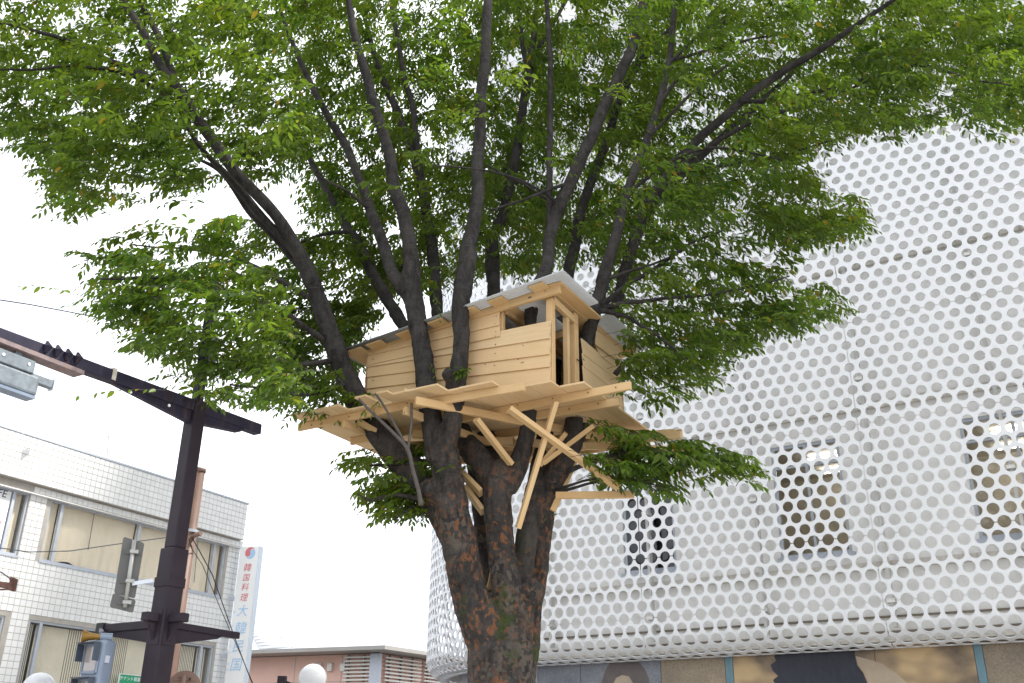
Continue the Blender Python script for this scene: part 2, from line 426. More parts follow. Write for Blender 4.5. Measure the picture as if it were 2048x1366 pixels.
# side wall of the inner block
c0 = wpt(SL, 4.25); b.hexa([c0, c0 + FN * 12, c0 + FN * 12 + Vector((0, 0, WTOP - 4.25)), c0 + Vector((0, 0, WTOP - 4.25)), c0 + FD * .2, c0 + FN * 12 + FD * .2, c0 + FN * 12 + FD * .2 + Vector((0, 0, WTOP - 4.25)), c0 + FD * .2 + Vector((0, 0, WTOP - 4.25))])
b.build('inner_wall', STUCCO, pb)
LZ = [5.85 + 3.62 * i for i in range(5)]
for i, z in enumerate(LZ):
    b = MB(); wallrect(b, SL, SR_, z - .16, z, WQ - .10, WQ - .003); b.build('ledge', LEDGE, pb)
b = MB(); wallrect(b, SL, SR_, 4.36, 4.41, WQ - .05, WQ - .002); wallrect(b, SL, SR_, 4.68, 4.72, WQ - .05, WQ - .002); b.build('base_rail', paint('weathered_rail', (.24, .20, .155), .8, .1, .2, 8), pb)
for i in range(-4, 5):
    s = (8.5 * i + .35) * P
    if s < SL: continue
    b = MB(); wallrect(b, s, s + .07, 4.45, 24, .16, .34); b.build('support_post', RAIL, pb)
    for k in range(-5, 64, 9):
        b = MB(); wallrect(b, s - .05, s + .12, FP0.z + k * RW - .03, FP0.z + k * RW + .05, .06, .30); wallrect(b, s + .01, s + .05, FP0.z + k * RW - .16, FP0.z + k * RW + .02, .34, WQ - .004); b.build('bracket', RAIL, pb)
for wi, (s0, s1) in enumerate(WIN):
    b = MB(); fw = .07
    q0, q1 = WQ + .04, WQ + .12
    for (a, c, d, e) in [(s0, s1, WZ0, WZ0 + fw), (s0, s1, WZ1 - fw, WZ1), (s0, s0 + fw, WZ0 + fw, WZ1 - fw), (s1 - fw, s1, WZ0 + fw, WZ1 - fw), ((s0 + s1) / 2 - .03, (s0 + s1) / 2 + .03, WZ0 + fw, WZ1 - fw), (s0 + fw, s1 - fw, WZ1 - .55, WZ1 - .5)]:
        wallrect(b, a, c, d, e, q0, q1)
    w_ = b.build('window_frame', ALU, pb)
    b = MB(); b.face([wpt(s0 + .05, WZ0 + .05, WQ + .08), wpt(s1 - .05, WZ0 + .05, WQ + .08), wpt(s1 - .05, WZ1 - .05, WQ + .08), wpt(s0 + .05, WZ1 - .05, WQ + .08)]); b.build('glass', GLASS, w_)
    b = MB(); wallrect(b, s0 - .06, s1 + .06, WZ0 - .1, WZ0 - .002, WQ - .08, WQ + .1); b.build('sill', ALU, w_)
    # room behind
    b = MB(); m = 1.2; D = 3.5; q = WQ + .21
    r = [wpt(s0 - m, WZ0 - .6, q), wpt(s1 + m, WZ0 - .6, q), wpt(s1 + m, WZ1 + .15, q), wpt(s0 - m, WZ1 + .15, q)]; r2 = [x + FN * D for x in r]
    b.face(r2); b.face([r[0], r[1], r2[1], r2[0]]); b.face([r[3], r[2], r2[2], r2[3]]); b.face([r[0], r[3], r2[3], r2[0]]); b.face([r[1], r[2], r2[2], r2[1]])
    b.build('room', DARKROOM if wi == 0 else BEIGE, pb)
    if wi:
        for dq in (1.3, 2.6):
            b = MB(); wallrect(b, s0 + .5, s1 - .05 if wi == 2 else s0 + 1.5, WZ1 + .02, WZ1 + .07, q + dq, q + dq + .07); b.build('ceiling_light', TUBE, pb)
# soffit and street-level wall
b = MB(); b.hexa([wpt(SL, 4.18, .35), wpt(SR_, 4.18, .35), wpt(SR_, 4.24, .35), wpt(SL, 4.24, .35), wpt(SL, 4.18, 5), wpt(SR_, 4.18, 5), wpt(SR_, 4.24, 5), wpt(SL, 4.24, 5)]); b.build('soffit', LEDGE, pb)
GREYC = paint('grey_curved_cladding', (.30, .315, .36), .5, 0, .06, 2)
b = MB(); cq = 1.0; cs = [ARC0 - i * .35 for i in range(0, 36)]
for i in range(len(cs) - 1):
    A, na = path(cs[i]); B, nb_ = path(cs[i + 1]); A = A + na * cq; B = B + nb_ * cq
    b.face([(A.x, A.y, 0), (B.x, B.y, 0), (B.x, B.y, 4.2), (A.x, A.y, 4.2)])
b.build('curved_wall', GREYC, pb, smooth=True)
# curved soffit at the corner
b = MB()
for i in range(len(cs) - 1):
    A, na = path(cs[i]); B, nb_ = path(cs[i + 1]); z = 4.2
    for q0, q1 in ((.50, 1.05),):
        a0 = A + na * q0; a1 = A + na * q1; b0 = B + nb_ * q0; b1 = B + nb_ * q1
        b.face([(a0.x, a0.y, z), (b0.x, b0.y, z), (b1.x, b1.y, z), (a1.x, a1.y, z)])
b.build('corner_soffit', LEDGE, pb)
def printmat(name, ca, cb, sc, st, grain=0, cc=None):
    t = NT(name); p = t.pos(); mp = t.a('Mapping'); t.set(mp.inputs['Vector'], p); mp.inputs['Scale'].default_value = st
    n = t.noise(sc, 5, mp.outputs[0], .6); c = t.mix(t.rng(n, .3, .7), ca, cb)
    if cc: c = t.mix(t.rng(t.noise(sc * .35, 2, mp.outputs[0]), .45, .65), c, cc)
    if grain: c = t.mix(t.rng(t.noise(26, 4, p), .35, .7, 0, grain), c, tuple(x * .45 for x in ca))
    t.bsdf(c, .45, **{'Specular IOR Level': .4}); return t.m
PRA = printmat('print_blue_stone', (.15, .165, .205), (.25, .265, .30), 1.5, (1, 1, 1), .5)
PRA2 = printmat('print_beige_stone', (.24, .195, .145), (.38, .305, .215), 1.4, (1, 1, 1), .5)
PRB = printmat('print_brown_blur', (.105, .080, .062), (.25, .185, .125), 2.4, (1, 1, 1.6), 0, (.52, .37, .20))
PRC = printmat('print_tan_stone', (.20, .165, .125), (.33, .265, .19), 1.6, (1, 1, 1), .55)
PHOOD = printmat('print_hood', (.09, .078, .08), (.15, .125, .115), 3, (1, 1, 1)); PHAIR = printmat('print_dark_hair', (.016, .018, .03), (.03, .033, .05), 9, (1, 1, .4))
PFACE = printmat('print_pale_skin', (.34, .27, .20), (.47, .38, .28), 1.5, (1, 1, 1)); PTEAL = printmat('print_teal_band', (.10, .19, .24), (.17, .28, .33), 5, (1, 1, .3))
MQ = .72
def mpx(px, py, q=MQ): h = plane_hit(px, py, FP0 + FN * q, FN); return (h - FP0).dot(FD)
ed = [1062, 1160, 1322, 1452]
edges = [mpx(x, 1345) for x in (985, 1075, 1161, 1322, 1451, 1467, 1600, 1754, 1955, 1973, 2150, 2330)]
mats_ = [GREYC, PRA, PRA, PRA2, PTEAL, PRB, PRB, PRB, PTEAL, PRC, PRC]
for i in range(len(edges) - 1):
    b = MB(); g = .006; wallrect(b, edges[i] + g, edges[i + 1] - g, .25, 4.17, MQ, MQ + .05); b.build('printed_panel', mats_[i], pb)
b = MB(); wallrect(b, edges[0], SR_, 0, 4.17, MQ + .06, MQ + .3); b.build('street_wall', ALUD, pb)
def flatprint(name, pts, mat, lift):
    b = MB(); pp = [plane_hit(x, y, FP0 + FN * (MQ - lift), FN) for x, y in pts]; b.prism(pp, FN * .0012); b.build(name, mat, pb)
flatprint('printed_figure', [(1190, 1420), (1202, 1370), (1210, 1342), (1220, 1325), (1236, 1316), (1258, 1316), (1276, 1323), (1290, 1338), (1298, 1358), (1305, 1420)], PHOOD, .004)
flatprint('printed_figure', [(1222, 1425), (1226, 1370), (1232, 1356), (1244, 1350), (1258, 1353), (1267, 1368), (1272, 1425)], PFACE, .008)
flatprint('printed_figure', [(1541, 1500), (1546, 1400), (1552, 1372), (1546, 1360), (1556, 1352), (1545, 1341), (1541, 1330), (1552, 1322), (1548, 1312), (1556, 1305), (1562, 1295), (1690, 1284), (1693, 1300), (1698, 1287), (1708, 1286), (1710, 1310), (1714, 1330), (1726, 1345), (1735, 1366), (1745, 1420), (1750, 1500)], PHAIR, .004)
flatprint('printed_figure', [(1711, 1312), (1735, 1318), (1765, 1328), (1790, 1345), (1815, 1366), (1850, 1410), (1870, 1500), (1752, 1500), (1747, 1420), (1737, 1366), (1728, 1345), (1716, 1330)], PFACE, .006)

# ------------------------------------------------------------------ white tiled building
TAZ = math.radians(30); TD = Vector((math.sin(TAZ), math.cos(TAZ), 0)); TN = Vector((math.cos(TAZ), -math.sin(TAZ), 0))
TP0 = at(0, 1000, 21); TP0.z = 0
def tw(s, z, o=0.0): v = TP0 + TD * s + TN * o; return Vector((v.x, v.y, z))
def tpx(px, py, o=0.0):
    h = plane_hit(px, py, TP0 + TN * o, TN); return (h - TP0).dot(TD), h.z
tbld = thing('tiled_building', TP0 + TD * 1 - TN * 3, 'two-storey building clad in white square tiles with beige blinds', 'building')
ZTOP = tpx(8, 856)[1]; SEND = tpx(494, 1021)[0]; T = .1455
ZPAR = ZTOP - 7 * T - .01                       # underside of the parapet band
REC = -.22                                      # window wall lies back from the parapet
SEND2 = tpx(470, 1180, REC)[0]
def tbox(b, s0, s1, z0, z1, o0, o1): b.hexa([tw(s0, z0, o1), tw(s1, z0, o1), tw(s1, z1, o1), tw(s0, z1, o1), tw(s0, z0, o0), tw(s1, z0, o0), tw(s1, z1, o0), tw(s0, z1, o0)])
def win(tl, br, o=REC):
    a = tpx(*tl, o); c = tpx(*br, o); return [a[0], c[0], c[1], a[1]]
wa = win((-60, 940), (52, 1092)); wb = win((106, 982), (448, 1186)); wc = win((53, 1238), (424, 1420)); wd = win((-90, 1215), (9, 1390))
# s-range from edges, shared heads and sills
ZW1 = ZPAR - .19; ZW0 = wb[2] ; ZC1 = wc[3]; ZC0 = ZC1 - 1.45
ZW0 = ZW1 - 1.42
WINS = [(wa[0], tpx(52, 1030, REC)[0], ZW0, ZW1), (tpx(95, 1040, REC)[0], tpx(448, 1135, REC)[0], ZW0, ZW1), (tpx(48, 1300, REC)[0], tpx(423, 1330, REC)[0], ZC0, ZC1), (wd[0], tpx(5, 1260, REC)[0], ZC0, ZC1)]
b = MB(); S0 = -7.0
tbox(b, S0, SEND, ZPAR, ZTOP, -8, 0)
tbox(b, S0, SEND2, ZW1, ZPAR - .002, -8, REC); tbox(b, S0, SEND2, ZC1, ZW0, -8, REC); tbox(b, S0, SEND2, 0, ZC0, -8, REC)
for z0, z1, ws in ((ZW0, ZW1, sorted(w_[:2] for w_ in WINS[:2])), (ZC0, ZC1, sorted(w_[:2] for w_ in WINS[2:]))):
    xs = [S0] + [x for w_ in ws for x in w_] + [SEND2]
    for i in range(0, len(xs), 2):
        if xs[i + 1] > xs[i] + .01: tbox(b, xs[i], xs[i + 1], z0 + .001, z1 - .001, -8, REC)
    tbox(b, S0 + .1, SEND2 - .1, z0 + .001, z1 - .001, -8, -1.2)
b.build('wall', GROUT, tbld)
b = MB(); tbox(b, S0, SEND + .03, ZTOP + .002, ZTOP + .05, -8, .03); b.build('coping', ALU, tbld)
# tiles
tm = MB(); hs = T / 2 - .0045; d_ = .012
def tileface(b, c, ax, az, n):
    p = [c - ax * hs - az * hs, c + ax * hs - az * hs, c + ax * hs + az * hs, c - ax * hs + az * hs]
    q = [c - ax * (hs - .004) - az * (hs - .004) + n * d_, c + ax * (hs - .004) - az * (hs - .004) + n * d_, c + ax * (hs - .004) + az * (hs - .004) + n * d_, c - ax * (hs - .004) + az * (hs - .004) + n * d_]
    b.face(q)
    for i in range(4): b.face([p[i], p[(i + 1) % 4], q[(i + 1) % 4], q[i]])
tileface(tm, Vector((0, 0, 0)), TD, Vector((0, 0, 1)), TN); TILE = tm.mesh('tile', TILEM, merge=True)
cand = []
nS = int((SEND + 3.2) / T)
for j in range(7):
    for i in range(nS):
        cand.append(tw(SEND - (i + .5) * T, ZTOP - (j + .5) * T, .0005))
nS2 = int((SEND2 + 3.2) / T); j = 0; z = ZPAR - .19 - T / 2
while z > 2.2:
    for i in range(nS2):
        s = SEND2 - (i + .5) * T
        if any(w_[0] - T * .55 < s < w_[1] + T * .55 and w_[2] - T * .55 < z < w_[3] + T * .3 for w_ in WINS): continue
        cand.append(tw(s, z, REC + .0005))
    z -= T
def vis(p):
    x, y, d = proj(p); return -20 < x < 560 and 840 < y < 1380
near = sorted([p for p in cand if vis(p)], key=lambda p: proj(p)[2])
for p in near[:295]: obj('tile', TILE, tbld, p - tbld.location)
rest = MB(); nset = set(id(p) for p in near[:295])
for p in cand:
    if id(p) not in nset: tileface(rest, p, TD, Vector((0, 0, 1)), TN)
tag(rest.build('tiles', TILEM, tbld, merge=False), kind='stuff')
# course of tiles set back under the parapet, with a thin ledge below
b = MB(); tbox(b, S0, SEND2, ZPAR - .18, ZPAR - .003, REC + .001, REC + .085); b.build('tile_backing', GROUT, tbld)
b = MB(); tbox(b, S0, SEND2, ZPAR - .205, ZPAR - .181, REC + .001, REC + .12); b.build('window_ledge', TILEM, tbld)
for i in range(46):
    b = MB(); tileface(b, tw(SEND2 - (i + .5) * T, ZPAR - .092, REC + .0855), TD, Z, TN); b.build('soffit_tile', TILEM, tbld)
def tile_window(w_, mull, blind, name='window'):
    s0, s1, z0, z1 = w_; b = MB(); o1 = REC - .03; o0 = REC - .10; fw = .045
    tbox(b, s0, s1, z0, z0 + fw, o0, o1); tbox(b, s0, s1, z1 - fw, z1, o0, o1); tbox(b, s0, s0 + fw, z0 + fw, z1 - fw, o0, o1); tbox(b, s1 - fw, s1, z0 + fw, z1 - fw, o0, o1)
    for m in mull: tbox(b, m - .035, m + .035, z0 + fw, z1 - fw, o0, o1 + .005)
    tbox(b, s0 - .02, s1 + .02, z0 - .05, z0 - .002, o0, REC + .035)
    f = b.build('window', ALU, tbld); bevel(f, .004)
    es = [s0 + fw] + sorted(mull) + [s1 - fw]
    for i in range(len(es) - 1):
        a, c = es[i] + .02, es[i + 1] - .02
        b = MB(); b.face([tw(a, z0 + fw, o0 + .03), tw(c, z0 + fw, o0 + .03), tw(c, z1 - fw, o0 + .03), tw(a, z1 - fw, o0 + .03)]); b.build('pane', GLASS, f)
        if blind == 'blind':
            b = MB(); n = max(2, int((c - a) / .04)); zz = z0 + .06
            for k in range(n):
                x0 = a + (c - a) * k / n; x1 = a + (c - a) * (k + 1) / n
                f0 = .012 * math.sin(x0 * 9) + .008 * math.sin(x0 * 23); f1 = .012 * math.sin(x1 * 9) + .008 * math.sin(x1 * 23)
                b.face([tw(x0, zz + .06 * max(0, math.sin(x0 * 3.1 + i)) ** 3, o0 - .10 + f0 * 2), tw(x1, zz + .06 * max(0, math.sin(x1 * 3.1 + i)) ** 3, o0 - .10 + f1 * 2), tw(x1, z1, o0 - .1), tw(x0, z1, o0 - .1)],
                       [(x0, zz), (x1, zz), (x1, z1), (x0, z1)])
            b.build('blind', BLIND, f)
        else:
            b = MB(); x = a
            while x < c - .03:
                wv = .034 + .01 * math.sin(x * 3); gap = .02 if (x % 2.6) < 1.75 else .004
                tbox(b, x, x + wv, z0 + .05, z1 - .06, o0 - .13, o0 - .125); x += wv + gap
            b.build('curtain', CURT, f)
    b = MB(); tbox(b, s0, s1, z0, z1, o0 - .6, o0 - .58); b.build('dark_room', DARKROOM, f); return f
M_ = lambda px, py: tpx(px, py, REC)[0]
f_a = tile_window(WINS[0], [M_(22, 1030)], 'blind'); f_b = tile_window(WINS[1], [M_(122, 1040), M_(277, 1085), M_(427, 1130)], 'blind')
tile_window(WINS[2], [M_(74, 1300), M_(402, 1320)], 'curtain'); tile_window(WINS[3], [M_(-40, 1270)], 'blind')
# dark seams of the blinds
for (x0, y0, x1, y1) in ((191, 1012, 176, 1100), (398, 1058, 388, 1165)):
    a = tpx(x0, y0, REC - .15); c = tpx(x1, y1, REC - .15); b = MB(); b.beam(tw(a[0], a[1], REC - .15), tw(c[0], c[1], REC - .15), .012, .012); b.build('blind_pull', WIREM, f_b)
# corner block of tiles on the right-hand end (side face)
def text_mesh(txt, size, ex=.002):
    cu = bpy.data.curves.new('t', 'FONT'); cu.body = txt; cu.size = size; cu.extrude = ex; cu.align_x = 'CENTER'; cu.align_y = 'CENTER'; cu.resolution_u = 3
    o = bpy.data.objects.new('t', cu); COL.objects.link(o); bpy.context.view_layer.update()
    me = bpy.data.meshes.new_from_object(o.evaluated_get(bpy.context.evaluated_depsgraph_get())); bpy.data.objects.remove(o); bpy.data.curves.remove(cu); return me
def text(txt, size, c, right, up, mat, parent, name='lettering', shear=0.0, bold=0):
    me = text_mesh(txt, size); right = Vector(right).normalized(); up = Vector(up).normalized(); n = right.cross(up)
    L = ploc(parent); c = Vector(c)
    for v in me.vertices:
        x, y, z = v.co; v.co = c + right * (x + y * shear) + up * y + n * z - L
    me.materials.clear(); me.materials.append(mat); return obj(name, me, parent)
# white poster in the left window
po = tpx(16, 1040, REC - .04)
b = MB(); tbox(b, WINS[0][0] + .1, M_(17, 1030), ZW0 + .05, ZW1 - .05, REC - .066, REC - .062); post = b.build('window_poster', SIGNW, None); tag(post, 'white poster with dark lettering behind the leftmost upper window', 'poster')
q_ = tpx(4, 987, REC - .06); text('IFE', .24, tw(q_[0] - .02, q_[1], REC - .059), TD, Z, INK, post, shear=.1)
q_ = tpx(0, 1045, REC - .06); text('PE', .10, tw(q_[0], q_[1], REC - .059), TD, Z, RED, post)
# green lettings notice
ns = tpx(256, 1385, REC + .06); gw = .62
sg = thing('lettings_sign', tw(ns[0], 2.9, REC + .05), 'green and white notice board below the striped curtain window, beside the brown pole', 'sign')
zt = tpx(256, 1350, REC + .06)[1]
b = MB(); tbox(b, ns[0] - gw / 2, ns[0] + gw / 2, zt - .62, zt, REC + .02, REC + .06); b.build('board', GREEN, sg)
b = MB()
for (a, c, d, e) in ((-gw / 2 - .015, gw / 2 + .015, zt + .001, zt + .018), (-gw / 2 - .015, -gw / 2 - .001, zt - .62, zt), (gw / 2 + .001, gw / 2 + .015, zt - .62, zt)): tbox(b, ns[0] + a, ns[0] + c, d, e, REC + .02, REC + .066)
b.build('border', SIGNW, sg)
text('テナント募集', .105, tw(ns[0], zt - .09, REC + .062), TD, Z, SIGNW, sg)
text('TEL', .1, tw(ns[0], zt - .25, REC + .062), TD, Z, SIGNW, sg) if False else None

# vertical restaurant sign beyond the corner
VY = 27.2
vn = Vector((math.cos(TAZ), -math.sin(TAZ), 0)); SX = Vector((.97, -.24, 0)).normalized(); SXN = Vector((SX.y, -SX.x, 0)) * 1.0
if SXN.y > 0: SXN = -SXN
t0 = at(482, 1094, VY); t1 = at(518, 1087, VY - .2); wS = .56
bx0 = plane_hit(437, 1420, t0, SXN)
vsn = thing('restaurant_sign', Vector((t0.x, t0.y, t0.z - 6)), 'tall white vertical sign with red and blue characters at the end of the tiled building', 'sign')
vt = t0.z; vb = t0.z - 5.6; vc = t0 + SX * (wS / 2)
b = MB(); b.box((vc.x, vc.y, (vt + vb) / 2) , SX * wS / 2, SXN * .001, Z * (vt - vb) / 2); b.v = [v - SXN * .001 for v in b.v]; b.build('face', SIGNW, vsn)
b = MB(); b.box(Vector((vc.x, vc.y, (vt + vb) / 2)) - SXN * .12, SX * (wS / 2 + .02), SXN * .11, Z * ((vt - vb) / 2 + .015)); bevel(b.build('cabinet', SIGNB, vsn), .01)
for dz in (1.4, 2.9, 4.4):
    b = MB(); b.box(Vector((vc.x, vc.y, vt - dz)) - SXN * .1 - SX * (wS / 2 + .13), SX * .11, SXN * .04, Z * .05); b.build('wall_bracket', ALU, vsn)
def signpt(px, py): return plane_hit(px, py, vc + SXN * .004, SXN)
ft = SXN * .004
for ch, px, py, sz, mt in [('韓', 494, 1136, .235, RED), ('国', 492, 1156, .215, RED), ('料', 490, 1175, .225, RED), ('理', 488, 1196, .235, RED), ('大', 487, 1223, .33, BLUE), ('韓', 484, 1258, .36, BLUE), ('民', 479, 1294, .35, BLUE), ('国', 475, 1331, .36, BLUE)]:
    p_ = signpt(px, py); p_ = Vector((vc.x, vc.y, p_.z)) + ft + SX * (.0 if mt is RED else .01); text(ch, sz, p_, SX, Z, mt, vsn, shear=.14)
for ch, px, py in [('テ', 471, 1225), ('ハ', 470, 1252), ('ン', 469, 1266), ('ミ', 466, 1292), ('ン', 465, 1304), ('グ', 463, 1328), ('ク', 462, 1340)]:
    p_ = Vector((vc.x, vc.y, signpt(px, py).z)) + ft - SX * .235; text(ch, .085, p_, SX, Z, BLUE, vsn)
ec = Vector((vc.x, vc.y, signpt(499, 1106).z)) + ft + SX * .03; er = .155
def half(sgn):
    pts = []
    for i in range(25): a = math.pi * i / 24; pts.append((er * math.cos(a), er * math.sin(a) * 1.0))
    for i in range(1, 13): a = math.pi * i / 12; pts.append((-er / 2 - er / 2 * math.cos(a), -er / 2 * math.sin(a)))
    for i in range(1, 12): a = math.pi * i / 12; pts.append((er / 2 - er / 2 * math.cos(a), er / 2 * math.sin(a)))
    return pts
for sgn, mt in ((1, RED), (-1, BLUE)):
    b = MB(); th = math.radians(25)
    pp = []
    for x, y in half(1):
        x, y = x * sgn, y * sgn; x2 = x * math.cos(th) - y * math.sin(th); y2 = x * math.sin(th) + y * math.cos(th)
        y2 += .008 * sgn; pp.append(ec + SX * x2 + Z * y2)
    b.prism(pp, -SXN * .002); b.build('emblem', mt, vsn, merge=False)

# rooftop spotlights and aerial
for i, (px, py, lab) in enumerate(((54, 848, 'white rooftop spotlight on a thin arm, nearer the left edge'), (99, 862, 'white rooftop spotlight on a thin arm, further from the left edge'))):
    Yd = 21.3; c = at(px, py, Yd); o = thing('roof_spotlight', c - Vector((0, 0, .3)), lab, 'spotlight', 'spotlights on the tiled roof')
    b = MB(); ax = Vector((.55, .1, .85)).normalized(); b.tube([c - ax * .11, c - ax * .09, c + ax * .08, c + ax * .10], [.085, .085, .055, .03], 14); b.build('head', SIGNW, o, smooth=False)
    b = MB(); b.tube([c + ax * .08, at(px + 2, py - 6, Yd), at(px - 55, py + 6, Yd - .6), at(px - 60, py + 40, Yd - .7)], .008, 6); b.build('arm', ALU, o)
ao = thing('roof_aerial', at(214, 925, 24), 'thin television aerial on the roof of the tiled building', 'aerial'); b = MB(); b.tube([at(213, 930, 24), at(217, 873, 24)], .012, 6); b.build('mast', PIPE, ao)
b = MB(); b.tube([at(190, 873, 24), at(244, 872, 24.1)], .009, 6); b.build('boom', PIPE, ao)
for x in (192, 206, 222, 230, 237, 242): b = MB(); b.tube([at(x - 2, 879, 23.8), at(x + 1, 866, 24.4)], .007, 5); b.build('element', PIPE, ao)

# ------------------------------------------------------------------ salmon building and the far gable
gY = 44
sb = thing('salmon_building', at(640, 1500, gY), 'salmon pink building with overhanging grey eave and white louvres', 'building')
c1 = at(757, 1306, gY); sU = Vector((-.94, .34, 0)); sV = Vector((.60, .80, 0)).normalized()     # two wall directions from the corner
zr = c1.z; c1.z = 0
def sbx(b, dirv, a0, a1, z0, z1, t0, t1):
    n = Vector((dirv.y, -dirv.x, 0)); n = n if n.y < 0 else -n
    q = [c1 + dirv * a0 + n * t1, c1 + dirv * a1 + n * t1, c1 + dirv * a1 + n * t0, c1 + dirv * a0 + n * t0]
    b.hexa([Vector((q[0].x, q[0].y, z0)), Vector((q[1].x, q[1].y, z0)), Vector((q[1].x, q[1].y, z1)), Vector((q[0].x, q[0].y, z1)), Vector((q[3].x, q[3].y, z0)), Vector((q[2].x, q[2].y, z0)), Vector((q[2].x, q[2].y, z1)), Vector((q[3].x, q[3].y, z1))])
b = MB(); ins = .35
poly = [c1 , c1 + sU * 9, c1 + sU * 9 + sV * 9, c1 + sV * 9]
b.prism([Vector((p.x, p.y, 0)) for p in poly], Z * (zr - .02)); b.build('wall', SALMON, sb)
b = MB(); ov = 1.3
pol2 = [c1 - sU * ov - sV * ov, c1 + sU * 10 - sV * ov, c1 + sU * 10 + sV * 10, c1 - sU * ov + sV * 10]
b.prism([Vector((p.x, p.y, zr)) for p in pol2], Z * .16); b.build('eave', EAVE, sb)
ztop = zr - .05
nlv = 0
for dirv, L0, L1 in ((sU, .25, 1.55), (sV, .25, 2.6), (sV, 2.8, 5.2)):
    for k in range(16):
        z = ztop - .12 - k * .155
        if abs(z - (ztop - 1.45)) < .09: continue
        b = MB(); sbx(b, dirv, L0, L1, z - .035, z + .035, .12, .22); b.build('louver_slat', LOUV, sb)
    b = MB()
    for a in np.arange(L0 + .4, L1, .75): sbx(b, dirv, a - .03, a + .03, ztop - 3, ztop, .03, .119)
    b.build('louver_rail', ALUD, sb)
b = MB(); sbx(b, sU, -.24, .24, 0, ztop, .1, .3); b.build('corner_post', ALU, sb)
for a in (1.75, 4.1, 6.5):
    b = MB(); sbx(b, sU, a - .015, a + .015, 0, ztop, .0, .006); b.build('wall_joint', EAVE, sb)
b = MB(); sbx(b, sU, 1.6, 9, ztop - 1.1, ztop - 1.08, .0, .005); b.build('wall_joint', EAVE, sb)
for px in (640, 662, 688):
    p_ = plane_hit(px, 1333, c1, Vector((sU.y, -sU.x, 0))); a = (p_ - c1).dot(sU); b = MB(); n_ = Vector((-abs(sU.y), -abs(sU.x), 0)).normalized()
    sbx(b, sU, a - .11, a + .11, p_.z - .2, p_.z + .08, .0, .16)
    b.tube([p_ + Vector((0, 0, .08)) - Vector((0, 0, 0)) + n_ * .08 - sU * .11, p_ + Vector((0, 0, .08)) + n_ * .08 + sU * .11], .08, 10); b.build('vent_hood', LOUV, sb)
gb = thing('gabled_house', at(540, 1500, 60), 'pale house with a shingled gable roof behind the salmon building', 'house')
g0 = at(500, 1262, 60); g1 = at(560, 1266, 60.5); g2 = at(592, 1300, 59); g3 = at(524, 1304, 59)
b = MB(); b.prism([g0, g1, g2, g3], Vector((0, .05, -.3))); b.build('roof', ROOFG, gb)
for i in range(1, 7):
    t_ = i / 7; b = MB(); b.beam(g0.lerp(g3, t_) + Vector((0, -.05, .03)), g1.lerp(g2, t_) + Vector((0, -.05, .03)), .05, .05); b.build('roof_course', ROOFG, gb)
b = MB(); b.prism([g0 + Vector((0, 0, -.1)), g3 + Vector((0, 0, -.1)), Vector((g3.x, g3.y, 0)), Vector((g0.x - 3, g0.y, 0)), g0 + Vector((-3, 0, -1.5))], Vector((0, 6, 0))); b.build('wall', SIGNW, gb)

# ------------------------------------------------------------------ street pole with cross arms
HU = Vector((-.866, .5, 0)); HW = Vector((.5, .866, 0))       # street grid: left-and-away, right-and-away
PY = 9.0
pc = at(311, 1366, PY); pc0 = Vector((pc.x, pc.y, 0)); pc0 = (lambda a: Vector((a.x, a.y, 0)))(at(327, 1250, PY))
sp = thing('street_pole', pc0, 'dark brown square steel street pole with cross arms, left of the tree', 'pole')
def zat(px, py): return plane_hit(px, py, pc0, Vector((0, 1, 0))).z
def sq(b, z0, z1, s, c=None):
    c = pc0 if c is None else c; b.box((c.x, c.y, (z0 + z1) / 2), HU * s / 2, HW * s / 2, Z * (z1 - z0) / 2)
ZS = zat(345, 1098); ZA = zat(385, 812)
b = MB(); sq(b, 0, ZS, .182); bevel(b.build('sleeve', POLE, sp), .012, 2)
b = MB(); sq(b, ZS + .001, ZA + .05, .142); bevel(b.build('shaft', POLE, sp), .012, 2)
b = MB(); sq(b, ZA + .05, ZA + 1.35, .085); bevel(b.build('upper_shaft', POLER, sp), .008, 2)
b = MB(); b.box((pc0.x, pc0.y, ZA + 1.25), HU * .05, HW * .05, Z * .10); b.build('lamp_socket', POLE, sp)
b = MB(); b.box(pc0 + HW * .06 + Z * (ZA + .62), HU * .06, HW * .05, Z * .14); b.build('junction_box', ALUD, sp)
zc_ = zat(345, 1166); b = MB(); sq(b, zc_ - .045, zc_ + .045, .196); bevel(b.build('clamp_band', POLE, sp), .004)
# high arm along the street grid
A0 = pc0 - HW * 3.6 + Z * (ZA - .126); A1 = pc0 + HW * .86 + Z * (ZA + .01)
b = MB(); b.beam(A0, A1, .105, .11); bevel(b.build('high_arm', POLER, sp), .008, 2)
b = MB(); pr = [pc0 - HW * 1.02 + Z * (ZA - .056), pc0 - HW * .98 + Z * (ZA - .11), pc0 - HW * .07 + Z * (ZA - .20), pc0 - HW * .07 + Z * (ZA - .056)]
b.prism([x - HU * .025 for x in pr], HU * .05); b.build('arm_stiffener', POLER, sp)
b = MB(); pr = [pc0 + HW * .63 + Z * (ZA - .056), pc0 + HW * .58 + Z * (ZA - .10), pc0 + HW * .07 + Z * (ZA - .17), pc0 + HW * .07 + Z * (ZA - .056)]
b.prism([x - HU * .04 for x in pr], HU * .08); b.build('arm_stiffener', POLER, sp)
for t_ in (.35, .80):
    c = pc0 - HW * t_ + Z * (ZA - .10 - .035 * t_) - HU * .027; b = MB(); b.cyl(c, c - HU * .002, .016); b.build('bolt_hole', SIGNW, sp)
b = MB(); c = pc0 - HW * 1.02 + Z * (ZA - .034); b.box(c, HW * .022, HU * .0545, Z * .0565); b.build('tape_band', paint('cream_tape', (.46, .43, .36), .7, 0, .1, 9), sp)
